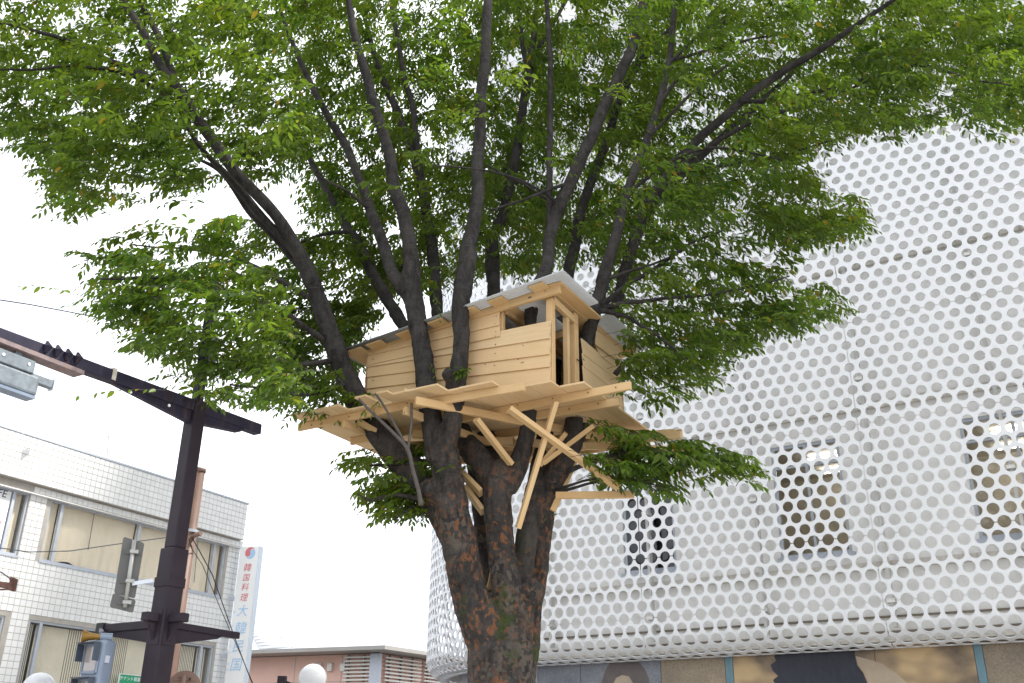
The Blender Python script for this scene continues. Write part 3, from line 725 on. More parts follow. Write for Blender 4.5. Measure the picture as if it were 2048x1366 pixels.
for i, t_ in enumerate((1.42, 1.52, 1.62, 1.72)):
    c = pc0 - HW * t_ + Z * (ZA + .02 - .035 * t_) - HU * .053; b = MB(); b.tube([c - Z * .045, c - HU * .03, c + Z * .05], [.018, .035, .012], 8); b.build('lug', POLER, sp)
b = MB(); b.box(pc0 - HW * 1.75 + Z * (ZA - .075 - .061), HW * .42, HU * .07, Z * .018); b.build('arm_plate', paint('rusty_plate', (.20, .15, .15), .6, .1, .3, 12, dirt=(.36, .20, .12)), sp)
# low arms: two long, two stubs
ZL = zat(327, 1243)
def arm(dirv, L, w, h, st, sl_, nm, z=ZL, g=True):
    b = MB(); a = pc0 + dirv * .09 + Z * z; e = pc0 + dirv * L + Z * z; b.beam(a, e, w, h); bevel(b.build(nm, POLE, sp), .006)
    side = dirv.cross(Z); pr = [pc0 + dirv * .092 + Z * (z - h / 2 - .002), pc0 + dirv * st + Z * (z - h / 2 - .002), pc0 + dirv * (st - .05) + Z * (z - h / 2 - .03), pc0 + dirv * .092 + Z * (z - h / 2 - sl_)]
    b = MB(); b.prism([x - side * .02 for x in pr], side * .04); b.build('gusset', POLE, sp)
arm(HU, .86, .075, .075, .76, .13, 'low_arm', ZL - .02); arm(HW, .92, .075, .06, .70, .14, 'low_arm', ZL - .02)
arm(-HW, .23, .085, .075, .21, .16, 'arm_stub', ZL + .02); arm(-HU, .27, .085, .075, .22, .17, 'arm_stub', ZL + .02)
for dirv in (HU, -HU, HW, -HW):
    b = MB(); b.box(pc0 + dirv * .0935 + Z * (ZL - .06), dirv * .0025, dirv.cross(Z) * .07, Z * .15); b.build('base_plate', POLE, sp)
# hanging galvanised sign under the high arm
hc = pc0 - HW * 2.12 + Z * (ZA - .26 - .06)
hs_ = thing('hanging_sign', hc - Z * .3, 'grey galvanised sign box hanging under the arm at the left edge', 'sign')
b = MB(); b.box(hc - Z * .07, HW * .42, HU * .05, Z * .09); bevel(b.build('sign_box', GALV, hs_), .03, 3)
b = MB(); b.box(hc + Z * .07, HW * .34, HU * .06, Z * .055); bevel(b.build('hanger_plate', GALV, hs_), .006)
b = MB(); b.box(hc + Z * .0 + HW * .45, HW * .10, HU * .03, Z * .035); bevel(b.build('end_bracket', GALV, hs_), .006)
b = MB(); b.box(hc + Z * .0 + HW * .555, HW * .004, HU * .035, Z * .05); b.build('end_cap', ALU, hs_)
for t_ in (-.2, .05, .28):
    b = MB(); c = hc + HW * t_ + Z * .08 - HU * .061; b.cyl(c, c - HU * .006, .012); b.build('bolt', SIGNW, hs_)
b = MB(); b.box(hc - Z * .175, HW * .40, HU * .058, Z * .012); b.build('trim', SLATE, hs_)
for t_ in (-.25, .2):
    b = MB(); b.box(hc + HW * t_ + Z * .16, HW * .03, HU * .02, Z * .045); b.build('hanger', GALV, hs_)

# traffic sign seen from behind, clamped to the pole
tY = 8.8
tsn = thing('traffic_sign', at(250, 1240, tY), 'back of two dark grey sign plates on a short pipe clamped to the brown pole', 'sign')
tf = at(255, 1140, tY); tx = Vector((.93, .36, 0)).normalized(); tn = Vector((tx.y, -tx.x, 0))
def tplate(nm, pxs, off):
    b = MB(); pts = [plane_hit(x, y, tf, tn) for x, y in pxs]; b.prism([p + tn * off for p in pts], -tn * .006); o = b.build(nm, GALVD, tsn); bevel(o, .002); return o
def rr(tl, tr, br, bl, r=.14):
    c = [Vector((*p, 0)) for p in (tl, tr, br, bl)]; out = []
    for i in range(4):
        p, a, d = c[i], c[i - 1], c[(i + 1) % 4]; ra = (a - p).normalized(); rd = (d - p).normalized(); k = 5.0
        for t_ in (0, .25, .5, .75, 1): q = (p + ra * k * (1 - t_) ** 2 + rd * k * t_ ** 2); out.append((q.x, q.y))
    return out
tplate('sign_plate', rr((247, 1073), (289, 1086), (270, 1197), (228, 1187)), 0); tplate('sign_plate', rr((226, 1186), (272, 1200), (266, 1226), (219, 1214)), .001)
p0 = plane_hit(269, 1080, tf + tn * .03, tn); p1 = plane_hit(250, 1215, tf + tn * .03, tn); p1.x, p1.y = p1.x, p1.y
b = MB(); b.tube([p0, p1], .019, 14); b.build('pipe', PIPE, tsn, smooth=True)
for py in (1104, 1163, 1205):
    t_ = (py - 1080) / 135; c = p0.lerp(p1, t_); b = MB(); b.box(c, tx * .026, tn * .026, Z * .014); b.box(c + tx * .035 + tn * .01, tx * .012, tn * .014, Z * .016); b.build('clamp', PIPE, tsn); b = MB(); b.box(c - tn * .026, tx * .075, tn * .003, Z * .018); b.build('stiffener', GALVD, tsn)
b = MB(); c = p0.lerp(p1, .65); e = plane_hit(306, 1161, pc0 - Vector((0, .12, 0)), Vector((0, 1, 0))); b.beam(c + tx * .03, Vector((e.x, e.y, e.z)), .022, .034); b.build('bracket_arm', ALU, tsn)

# pedestrian signal and horn
sY = 8.75
sgl = thing('pedestrian_signal', at(190, 1420, sY), 'slate blue pedestrian signal hung from the left low arm of the brown pole', 'traffic signal')
fx = Vector((.42, -.91, 0)).normalized(); fx = Vector((.80, .60, 0)); fn = Vector((-.60, -.80, 0)) ; fx = Vector((.80, -.60, 0)); fn = Vector((-.60, -.80, 0))
sc_ = at(194, 1330, 8.95); H_ = .5; Wd = .135; Dp = .10
top = at(196, 1281, 8.95).z
def sbox(b, x0, x1, y0, y1, z0, z1): b.hexa([sc0 + fx * x0 + fn * y1 + Z * z0, sc0 + fx * x1 + fn * y1 + Z * z0, sc0 + fx * x1 + fn * y1 + Z * z1, sc0 + fx * x0 + fn * y1 + Z * z1, sc0 + fx * x0 + fn * y0 + Z * z0, sc0 + fx * x1 + fn * y0 + Z * z0, sc0 + fx * x1 + fn * y0 + Z * z1, sc0 + fx * x0 + fn * y0 + Z * z1])
fn = Vector((-.50, -.866, 0)).normalized(); fx = Vector((.866, -.50, 0)).normalized()
sc0 = Vector((sc_.x, sc_.y, top))
b = MB(); sbox(b, -.125, .125, -.075, .07, -.62, 0); bevel(b.build('housing', SLATE, sgl), .03, 3)
for k in range(2):
    z1 = -.035 - k * .29; b = MB(); x = .108
    sbox(b, -x, -x + .022, .07, .082, z1 - .25, z1); sbox(b, x - .022, x, .07, .082, z1 - .25, z1); sbox(b, -x + .022, x - .022, .07, .082, z1 - .022, z1); sbox(b, -x + .022, x - .022, .07, .082, z1 - .25, z1 - .228); d = b.build('door', SLATE, sgl); bevel(d, .008, 2)
    b = MB(); sbox(b, -x + .024, x - .024, .066, .075, z1 - .227, z1 - .023); t = NT('signal_lens'); t.bsdf((.30, .27, .26), .12, **{'Specular IOR Level': .8}); b.build('lens', t.m, sgl)
    b = MB()
    sbox(b, -.112, .112, .083, .16, z1 + .0, z1 + .007); sbox(b, -.114, -.108, .083, .15, z1 - .15, z1 - .002); sbox(b, .108, .114, .083, .15, z1 - .15, z1 - .002); b.build('hood', SLATED, sgl)
    b = MB(); sbox(b, .125, .140, -.01, .03, z1 - .16, z1 - .10); b.build('hinge', ALU, sgl)
b = MB(); top3 = sc0 + Z * .002; ea = pc0 + HU * .84 + Z * (ZL - .02); b.tube([top3, sc0 + Z * .07], .022, 10); b.tube([sc0 + Z * .06, Vector((ea.x, ea.y, ea.z))], .02, 8); b.build('hanger', SLATED, sgl)
b = MB()
for i in range(5): c = Vector((ea.x, ea.y, ea.z)) - HU * .02 * i; b.box(c, HU * .008, HW * .05, Z * .05)
b.build('clamp', BLACK, sgl)
hn = thing('horn_speaker', at(175, 1290, 8.9), 'small ochre horn loudspeaker above the pedestrian signal', 'loudspeaker')
h0 = at(164, 1272, 8.85); hx = Vector((-.93, -.36, .0)).normalized(); b = MB(); b.tube([h0 + hx * .0, h0 - hx * .02, h0 - hx * .06, h0 - hx * .12, h0 - hx * .16], [.06, .05, .034, .024, .028], 18, cap=False); b.build('horn', YELLOW, hn, smooth=True)
b = MB(); b.tube([h0 - hx * .02, h0 - hx * .015], [.02, .005], 12); b.build('driver_cone', YELLOW, hn)
b = MB(); b.tube([h0 - hx * .15, h0 - hx * .25], [.035, .038], 14); b.build('driver', SLATE, hn)

# tan utility pole with cables
uY = 14.0
uc = at(360, 1200, uY); uc0 = Vector((uc.x, uc.y, 0)); uzt = plane_hit(395, 938, uc0, Vector((0, 1, 0))).z
up_ = thing('utility_pole', uc0, 'tan round utility pole standing behind the dark brown street pole', 'pole')
b = MB(); b.tube([uc0, uc0 + Z * (uzt - .02)], [.105, .092], 20); b.build('shaft', TAN, up_, smooth=True)
b = MB(); b.tube([uc0 + Z * (uzt - .05), uc0 + Z * uzt, uc0 + Z * (uzt + .015)], [.105, .105, .06], 20); b.build('cap', TAN, up_, smooth=True)
uz = plane_hit(382, 1066, uc0, Vector((0, 1, 0))).z
b = MB(); b.tube([uc0 + Z * uz, uc0 + Z * (uz + .04)], .118, 20); b.build('band', ALU, up_)
b = MB(); cb_ = uc0 + Z * (uz - .06); b.tube([cb_, cb_ + Vector((.20, -.12, .03))], .035, 12); b.build('cable_spool', TAN, up_)
def cable(pts, r, label, mat=WIREM, grp='overhead cables'):
    P_ = [Vector(p) for p in pts]; out = []
    for i in range(len(P_) - 1):
        for k in range(6): out.append(P_[i].lerp(P_[i + 1], k / 6))
    out.append(P_[-1]); b = MB(); b.tube(out, r, 6); o = b.build('cable', mat); tag(o, label, 'cable', grp); return o
cable([at(384, 1075, 13.9), at(398, 1100, 14), at(425, 1150, 15), at(462, 1255, 17), at(490, 1330, 19), at(520, 1400, 21)], 0.008, 'dark cable drooping from the tan pole across the restaurant sign', BLACK)
cable([at(378, 1078, 13.8), at(384, 1098, 13.9), at(405, 1130, 14.3), at(440, 1215, 16), at(486, 1320, 19), at(515, 1396, 21)], .006, 'thinner dark cable drooping just below the first from the tan pole', BLACK)
cable([at(-30, 1092, 12), at(60, 1104, 12.5), at(140, 1102, 13), at(250, 1086, 13.5), at(372, 1070, 13.9)], .007, 'thin cable running left from the tan pole in front of the beige blinds')
cable([at(-40, 594, 9), at(60, 609, 9.5), at(160, 628, 10), at(260, 648, 10.5), at(420, 690, 12)], .007, 'thin cable in the white sky entering the foliage at the left')
# brown bracket at the left edge
bf = thing('arm_bracket', at(10, 1178, 9), 'rust brown bracket end with bolts at the left edge of the view', 'bracket')
b = MB(); b.beam(at(-40, 1164, 9), at(24, 1172, 9), .05, .05); bevel(b.build('arm', RUST, bf), .004)
b = MB(); b.beam(at(-40, 1182, 9), at(22, 1178, 9), .014, .014); b.build('stay', RUST, bf)
b = MB(); b.box(at(26, 1169, 9), (.014, 0, 0), (0, .05, 0), (0, 0, .055)); b.build('flange', RUST, bf)
for x, y in ((24, 1158), (24, 1178)): b = MB(); c = at(x, y, 8.95); b.cyl(c, c + Vector((0, -.03, 0)), .014); b.build('bolt', RUST, bf)
cable([at(24, 1160, 8.98), at(5, 1146, 8.9), at(-30, 1130, 8.8)], .006, 'short stay wire running up left from the rust brown bracket')
# globe lamps
for px, py, Yd, r, lab in ((625, 1357, 15, .205, 'glass globe street lamp in front of the salmon building'), (77, 1378, 13, .20, 'glass globe street lamp cut off by the bottom edge at far left')):
    c = at(px, py, Yd); o = thing('globe_lamp', Vector((c.x, c.y, 0)), lab, 'street lamp', 'globe street lamps')
    b = MB(); b.sphere(c, r, 28, 16); b.build('globe', GLOBE, o, smooth=True)
    b = MB(); b.tube([c - Z * .16, c + Z * .02], [.05, .035], 12); b.build('lamp_core', SIGNW, o)
    b = MB(); b.tube([Vector((c.x, c.y, 0)), c - Z * .2], .045, 12); b.build('post', POLE, o)
    b = MB(); b.tube([c - Z * .22, c - Z * .17], [.09, .12], 16); b.build('collar', POLE, o)
    if px > 300:
        b = MB(); b.beam(c + Vector((-.42, -.1, -.05)), c + Vector((.0, -.02, -.19)), .05, .05); b.box(c + Vector((-.42, -.1, -.03)), (.06, 0, 0), (0, .05, 0), (0, 0, .05)); b.build('side_bracket', POLE, o)
# round brown sign back
rs = thing('round_sign', at(368, 1420, 9.6), 'back of a round tan sign behind the foot of the brown pole', 'sign')
rc = at(367, 1376, 9.6); b = MB(); rn = Vector((.1, -1, 0)); b.tube([rc, rc - rn * .012], .155, 40); b.build('disc', TAN, rs)
b = MB(); b.box(rc + rn * .008 + Z * .075, Vector((.12, .012, 0)), rn * .006, Z * .008); b.build('stiffener', TAN, rs)
b = MB(); b.tube([rc + rn * .03 + Z * .11, rc + rn * .03 - Z * .6], .02, 10); b.build('pipe', TAN, rs)
for d in (-.05, .05): b = MB(); b.box(rc + rn * .012 + Vector((d, 0, .078)), (.008, 0, 0), (0, .004, 0), (0, 0, .012)); b.build('clip', BLACK, rs)

# ------------------------------------------------------------------ the zelkova
tree = thing('zelkova_tree', at(1003, 1366, 10.5) * 1.0 - Vector((0, 0, at(1003, 1366, 10.5).z)), 'large zelkova tree with many upright stems carrying the tree house', 'tree')
def smooth_path(pts, sub=4):
    """(px,py,Y,width px) -> world points, radii, Catmull-Rom"""
    q = []
    for px, py, Y, w in pts:
        p = at(px, py, Y); d = proj(p)[2]; q.append((p.x, p.y, p.z, w / 2 * d / F))
    q = np.array(q); out = []
    for i in range(len(q) - 1):
        p0 = q[max(i - 1, 0)]; p1 = q[i]; p2 = q[i + 1]; p3 = q[min(i + 2, len(q) - 1)]
        for k in range(sub):
            t = k / sub; out.append(.5 * ((2 * p1) + (-p0 + p2) * t + (2 * p0 - 5 * p1 + 4 * p2 - p3) * t * t + (-p0 + 3 * p1 - 3 * p2 + p3) * t ** 3))
    out.append(q[-1]); return np.array(out)
STEMS = {
 'T': [(1004, 1640, 10.5, 260), (1003, 1560, 10.5, 175), (1003, 1450, 10.5, 145), (1002, 1366, 10.5, 138), (998, 1290, 10.5, 130)],
 'A': [(992, 1320, 10.5, 96), (962, 1245, 10.42, 86), (937, 1180, 10.36, 76), (921, 1100, 10.28, 68), (903, 1000, 10.2, 64), (888, 900, 10.15, 60)],
 'A1': [(882, 920, 10.15, 62), (866, 850, 10.12, 48), (853, 770, 10.1, 42), (845, 700, 10.1, 38), (835, 640, 10.1, 39), (825, 590, 10.1, 38), (819, 492, 10.2, 30), (806, 430, 10.3, 28), (788, 377, 10.4, 26), (774, 287, 10.5, 22), (741, 184, 10.6, 20), (716, 94, 10.7, 17), (700, 20, 10.8, 14), (685, -90, 10.9, 9)],
 'A1a': [(827, 612, 10.1, 30), (806, 580, 10.15, 27), (784, 545, 10.2, 25), (761, 471, 10.4, 23), (741, 418, 10.6, 21), (716, 350, 10.8, 18), (690, 290, 11, 16), (640, 205, 11.2, 13), (595, 110, 11.4, 10), (560, 20, 11.5, 7)],
 'A2': [(884, 905, 10.1, 58), (898, 865, 10.0, 46), (906, 830, 9.95, 41), (912, 790, 9.9, 38), (919, 730, 9.85, 36), (924, 676, 9.85, 34), (921, 620, 9.85, 37), (926, 570, 9.9, 38), (938, 500, 10.0, 31), (954, 401, 10.1, 27), (956, 307, 10.2, 25), (962, 205, 10.3, 23), (970, 102, 10.4, 21), (975, 0, 10.5, 19), (978, -120, 10.6, 14)],
 'M': [(1003, 1330, 10.5, 110), (1012, 1260, 10.48, 80), (1013, 1180, 10.46, 62), (1003, 1100, 10.45, 55), (995, 1010, 10.45, 57), (1000, 955, 10.45, 62)],
 'ML': [(998, 985, 10.5, 58), (965, 930, 10.55, 54), (932, 885, 10.65, 48), (905, 830, 10.9, 40), (860, 740, 11.3, 32), (799, 640, 11.65, 26), (770, 590, 11.75, 24), (744, 548, 11.8, 22), (725, 500, 11.9, 21), (700, 463, 12, 19), (665, 400, 12.2, 15), (620, 320, 12.4, 10)],
 'D': [(1008, 975, 10.45, 56), (1040, 920, 10.4, 42), (1054, 864, 10.35, 33), (1061, 800, 10.2, 28), (1060, 700, 10.02, 26), (1062, 630, 9.96, 26), (1073, 590, 10.0, 26), (1091, 540, 10.2, 25), (1102, 465, 10.6, 25), (1120, 408, 10.6, 26), (1143, 361, 10.6, 25), (1171, 299, 10.6, 24), (1204, 225, 10.6, 23), (1237, 152, 10.6, 22), (1270, 82, 10.6, 20), (1286, 0, 10.7, 17), (1300, -90, 10.8, 11)],
 'D1': [(1101, 470, 10.6, 20), (1099, 420, 10.65, 15), (1098, 369, 10.7, 13), (1100, 246, 10.8, 12), (1100, 123, 10.9, 11), (1093, 0, 11, 9), (1088, -90, 11, 7)],
 'R1': [(1020, 1330, 10.55, 80), (1042, 1220, 10.62, 56), (1050, 1100, 10.62, 46), (1070, 980, 10.65, 42), (1085, 900, 10.9, 36), (1100, 800, 11.2, 30), (1120, 650, 11.6, 26), (1134, 560, 11.9, 25), (1151, 492, 12, 22), (1165, 410, 12, 20), (1212, 287, 12, 18), (1249, 176, 12, 15), (1302, 98, 12, 13), (1392, 16, 12, 9)],
 'R2': [(1030, 1360, 10.65, 90), (1056, 1270, 10.78, 50), (1072, 1180, 10.82, 38), (1085, 1090, 10.78, 35), (1097, 990, 10.65, 36), (1121, 935, 10.55, 46), (1142, 880, 10.5, 38), (1160, 760, 10.5, 32), (1178, 665, 10.36, 28), (1191, 620, 10.30, 28), (1205, 566, 10.3, 27), (1233, 471, 10.3, 22), (1253, 389, 10.3, 19), (1274, 328, 10.3, 17), (1294, 279, 10.3, 16), (1319, 205, 10.3, 14), (1339, 123, 10.3, 13), (1347, 41, 10.3, 12), (1360, -70, 10.3, 8)],
 'G': [(1142, 900, 10.55, 36), (1185, 790, 10.9, 29), (1222, 655, 11.15, 25), (1245, 560, 11.2, 23), (1270, 480, 11.2, 22), (1294, 410, 11.2, 21), (1339, 345, 11.1, 20), (1390, 285, 11, 19), (1440, 240, 10.9, 18), (1500, 190, 10.8, 17), (1570, 140, 10.7, 16), (1620, 112, 10.6, 14), (1700, 60, 10.4, 11), (1800, -10, 10.2, 8)],
 'G2': [(1275, 470, 11.25, 18), (1310, 410, 11.3, 18), (1352, 362, 11.4, 17), (1405, 310, 11.5, 16), (1470, 250, 11.6, 14), (1560, 170, 11.8, 11), (1640, 90, 12, 7)],
 'C': [(985, 960, 10.65, 46), (972, 860, 11.1, 38), (978, 760, 11.5, 33), (985, 680, 11.8, 30), (988, 560, 12, 27), (985, 480, 12.1, 25), (1007, 430, 12.1, 22), (1024, 348, 12.1, 20), (1040, 266, 12.1, 18), (1050, 184, 12.1, 17), (1057, 139, 12.1, 15), (1069, 61, 12.1, 12), (1077, -40, 12.1, 8)],
 'C1': [(1057, 145, 12.1, 12), (1046, 95, 12.1, 10), (1040, 41, 12.1, 9), (1032, -30, 12.1, 7)],
 'C2': [(1058, 142, 12.1, 11), (1081, 90, 12.15, 10), (1110, 40, 12.2, 8), (1140, -10, 12.3, 6)],
 'B2': [(950, 920, 10.75, 40), (905, 820, 11.1, 34), (882, 720, 11.6, 28), (872, 600, 11.9, 25), (864, 492, 12, 23), (852, 410, 12, 21), (839, 360, 12, 20), (819, 287, 12, 18), (786, 205, 12, 15), (753, 123, 12, 12), (730, 40, 12, 8)],
 'B3': [(841, 365, 12, 15), (833, 280, 11.9, 13), (823, 205, 11.9, 12), (808, 155, 11.8, 11), (798, 90, 11.7, 9), (782, 15, 11.6, 7)],
 'L': [(925, 1110, 10.3, 62), (885, 1020, 10.38, 66), (845, 970, 10.45, 64), (800, 915, 10.55, 60), (755, 860, 10.65, 55), (725, 820, 10.7, 50), (700, 770, 10.7, 46), (672, 700, 10.6, 41), (648, 630, 10.5, 36), (626, 570, 10.4, 34), (600, 510, 10.3, 29), (572, 462, 10.2, 25), (532, 410, 10.1, 23), (470, 340, 9.9, 23), (425, 280, 9.7, 23), (380, 215, 9.5, 22), (350, 170, 9.4, 20), (320, 130, 9.3, 16), (285, 60, 9.2, 14), (245, 0, 9.1, 12), (200, -80, 9, 9)],
 'L2': [(615, 540, 10.33, 18), (578, 490, 10.28, 17), (528, 440, 10.2, 16), (488, 390, 10.15, 16), (455, 352, 10.05, 14), (405, 300, 10, 10), (360, 230, 9.9, 8)],
 'L3': [(610, 545, 10.4, 14), (548, 475, 10.42, 13), (498, 424, 10.42, 12), (446, 348, 10.4, 10), (400, 320, 10.4, 6)],
 'L4': [(352, 172, 9.4, 16), (330, 100, 9.5, 14), (300, 40, 9.6, 12), (262, -30, 9.7, 9)],
 'K': [(990, 1240, 10.75, 50), (972, 1130, 10.82, 32), (960, 1036, 10.9, 28), (950, 960, 11, 26), (938, 880, 11.3, 24)],
}
low = MB(); UPPER = []
for k, pts in STEMS.items():
    cut = len(pts)
    if k not in ('T', 'A', 'M', 'K'):
        for i, p in enumerate(pts):
            if p[1] < 560: cut = i; break
    a = pts[:min(cut + 1, len(pts))]
    if cut >= 2: 
        s = smooth_path(a, 5); low.tube([Vector(x[:3]) for x in s], [max(.01, x[3]) for x in s], 14)
    if cut < len(pts):
        UPPER.append((k, pts[max(0, cut - 1 if cut >= 2 else 0):]))
# pruned stubs and burls
def stub(a, b, r0, r1): low.tube([a, (Vector(a) + Vector(b)) / 2, b], [r0, (r0 + r1) / 2 * 1.05, r1], 12)
stub(at(917, 775, 9.88), at(890, 742, 9.72), .085, .062); stub(at(880, 1000, 10.3), at(853, 968, 10.12), .12, .085); stub(at(884, 930, 10.1), at(872, 908, 9.95), .11, .07)
for px, py, Y, r in ((917, 1140, 10.17, .13), (1000, 945, 10.4, .12), (1062, 1180, 10.55, .14), (905, 770, 9.85, .09), (928, 585, 9.9, .10), (880, 870, 10.05, .11)): low.sphere(at(px, py, Y), r, 12, 8, (1, 1, 1.25))
tmp = bpy.data.objects.new('tmp', low.mesh('tmp', BARK, merge=False)); COL.objects.link(tmp)
rm = tmp.modifiers.new('r', 'REMESH'); rm.mode = 'VOXEL'; rm.voxel_size = .016
sm = tmp.modifiers.new('s', 'SMOOTH'); sm.iterations = 4; sm.factor = .5
bpy.context.view_layer.update(); me = bpy.data.meshes.new_from_object(tmp.evaluated_get(bpy.context.evaluated_depsgraph_get())); bpy.data.objects.remove(tmp)
me.name = 'trunk'; me.materials.clear(); me.materials.append(BARK)
nv = len(me.vertices); co = np.empty(nv * 3); me.vertices.foreach_get('co', co); no = np.empty(nv * 3)
me.vertices.foreach_get('normal', no); co = co.reshape(-1, 3); no = no.reshape(-1, 3)
disp = np.array([mnoise.noise(Vector((c[0] * 5, c[1] * 5, c[2] * 2.6))) * .018 + mnoise.noise(Vector((c[0] * 16, c[1] * 16, c[2] * 9))) * .010 + mnoise.noise(Vector((c[0] * 34, c[1] * 34, c[2] * 20))) * .005 for c in co])
co = co + no * disp[:, None] - np.array(tree.location); me.vertices.foreach_set('co', co.ravel()); me.update()
obj('trunk', me, tree, None, True)
ALLP = []          # (point, radius) along the limbs, for hanging branches
for k, pts in STEMS.items():
    for x in smooth_path(pts, 4): ALLP.append((x[0], x[1], x[2], x[3]))
for k, pts in UPPER:
    s = smooth_path(pts, 6); b = MB()
    r = [max(.006, x[3] * (1 + .05 * mnoise.noise(Vector(x[:3]) * 6))) for x in s]
    pp = [Vector(x[:3]) + Vector((mnoise.noise(Vector(x[:3]) * 2.0), mnoise.noise(Vector(x[:3]) * 2.0 + Vector((9, 0, 0))), 0)) * x[3] * .35 for x in s]
    b.tube(pp, r, 12); b.build('limb', BARKU, tree, smooth=True)
# visible thinner branches
BR = [[(1200, 612, 10.3, 14), (1262, 566, 10.2, 10), (1330, 525, 10.0, 8), (1385, 485, 9.8, 6), (1450, 460, 9.6, 4)],
 [(1196, 620, 10.3, 14), (1250, 607, 10.2, 11), (1310, 598, 10.0, 8), (1400, 592, 9.8, 6), (1500, 575, 9.6, 5), (1580, 552, 9.4, 3)],
 [(1196, 622, 10.3, 12), (1240, 628, 10.1, 9), (1290, 655, 9.9, 7), (1345, 695, 9.8, 5), (1400, 735, 9.7, 4)],
 [(1230, 750, 10.6, 12), (1262, 718, 10.5, 9), (1320, 713, 10.3, 7), (1400, 712, 10.1, 5), (1470, 725, 10, 3)],
 [(1262, 718, 10.5, 7), (1290, 745, 10.3, 5), (1340, 770, 10.2, 4), (1390, 800, 10.1, 3)],
 [(1130, 945, 10.5, 12), (1180, 925, 10.3, 9), (1250, 905, 10.1, 7), (1320, 910, 10.0, 5), (1400, 920, 9.9, 4), (1480, 925, 9.8, 3)],
 [(1110, 985, 10.5, 9), (1160, 972, 10.3, 6), (1230, 958, 10.1, 5), (1300, 960, 10, 3)], [(1110, 978, 10.5, 7), (1180, 960, 10.3, 5), (1250, 955, 10.1, 4), (1330, 975, 9.9, 3)],
 [(310, 160, 9.4, 13), (230, 125, 9.2, 11), (130, 80, 9, 9), (60, 60, 8.8, 7), (-20, 40, 8.6, 5)], [(345, 200, 9.5, 10), (260, 150, 9.4, 8), (150, 132, 9.1, 6), (60, 140, 8.9, 5), (-20, 138, 8.7, 4)],
 [(660, 690, 10.6, 14), (560, 620, 10, 11), (470, 590, 9.5, 9), (380, 560, 9, 7), (280, 555, 8.6, 6), (200, 560, 8.3, 4)], [(665, 720, 10.6, 12), (590, 730, 10.1, 9), (500, 720, 9.6, 7), (420, 690, 9.2, 5), (330, 640, 8.8, 4)],
 [(690, 770, 10.6, 12), (620, 790, 10.2, 8), (540, 780, 9.8, 6), (460, 770, 9.4, 4)], [(640, 610, 10.5, 12), (560, 560, 10.2, 9), (480, 520, 10, 7), (380, 500, 9.6, 5), (260, 490, 9.2, 3)],
 [(1253, 389, 10.3, 9), (1330, 330, 10, 7), (1400, 300, 9.8, 6), (1480, 300, 9.6, 5), (1600, 330, 9.3, 3)], [(1330, 350, 11.1, 8), (1420, 335, 10.8, 7), (1520, 320, 10.5, 6), (1600, 300, 10.2, 5), (1700, 270, 9.9, 3)],
 [(1480, 205, 10.8, 9), (1600, 190, 10.4, 8), (1720, 160, 10, 7), (1830, 130, 9.7, 6), (1950, 160, 9.4, 4), (2060, 175, 9.2, 3)], [(1340, 345, 11.1, 12), (1440, 280, 10.8, 9), (1540, 230, 10.5, 8), (1650, 200, 10.2, 6), (1760, 150, 10, 5), (1870, 90, 9.8, 4)],
 [(1100, 400, 10.7, 7), (1030, 360, 10.4, 5), (970, 330, 10.1, 4)], [(1140, 365, 10.6, 8), (1060, 395, 10.3, 6), (980, 420, 10, 4)], [(1120, 408, 10.6, 7), (1040, 360, 10.3, 5), (960, 340, 10, 4), (860, 330, 9.8, 3)],
 [(1320, 205, 10.3, 8), (1360, 150, 10.1, 7), (1420, 90, 9.9, 6), (1450, 40, 9.8, 5)], [(1335, 130, 10.3, 8), (1400, 70, 10.1, 6), (1470, 20, 10, 5)], [(1205, 560, 10.3, 8), (1270, 540, 10.1, 6), (1340, 515, 9.9, 4)],
 [(1339, 123, 10.3, 7), (1450, 90, 10, 6), (1560, 70, 9.8, 4)], [(1294, 279, 10.3, 7), (1390, 180, 10, 6), (1470, 120, 9.8, 4)],
 [(700, 463, 12, 9), (640, 470, 11.6, 7), (570, 500, 11.2, 5)], [(740, 420, 10.6, 8), (690, 380, 10.2, 6), (630, 350, 9.9, 4)], [(850, 1000, 10.3, 12), (790, 990, 10.1, 8), (740, 1000, 10.0, 5), (715, 990, 9.9, 3)], [(800, 930, 10.4, 9), (750, 930, 10.2, 5), (725, 935, 10.1, 3)], [(830, 1010, 10.3, 7), (800, 1030, 10.2, 4), (785, 1040, 10.1, 3)]]
for pts in BR:
    s = smooth_path(pts, 5); b = MB(); b.tube([Vector(x[:3]) + Vector((mnoise.noise(Vector(x[:3]) * 4), 0, mnoise.noise(Vector(x[:3]) * 4 + Vector((5, 5, 5))))) * .02 for x in s], [max(.004, x[3]) for x in s], 7); b.build('branch', BARKU, tree, smooth=True)
    for x in s: ALLP.append((x[0], x[1], x[2], x[3]))
# cut grey shoots under the left of the platform
TWIGM = paint('grey_shoot_bark', (.10, .086, .08), .85, 0, .2, 20)
for pts in ([(842, 1010, 10.05, 14), (838, 985, 10.0, 12), (826, 940, 9.95, 11), (815, 898, 9.9, 11), (789, 868, 9.85, 9), (741, 822, 9.8, 7), (718, 798, 9.8, 6)], [(812, 893, 9.9, 8), (800, 868, 9.88, 7), (768, 812, 9.85, 6), (750, 787, 9.82, 6)], [(816, 898, 9.9, 8), (820, 870, 9.88, 7), (823, 840, 9.86, 7), (823, 806, 9.85, 7)]):
    s = smooth_path(pts, 4); b = MB(); b.tube([Vector(x[:3]) for x in s], [x[3] * .78 for x in s], 9); b.build('cut_shoot', TWIGM, tree, smooth=True)

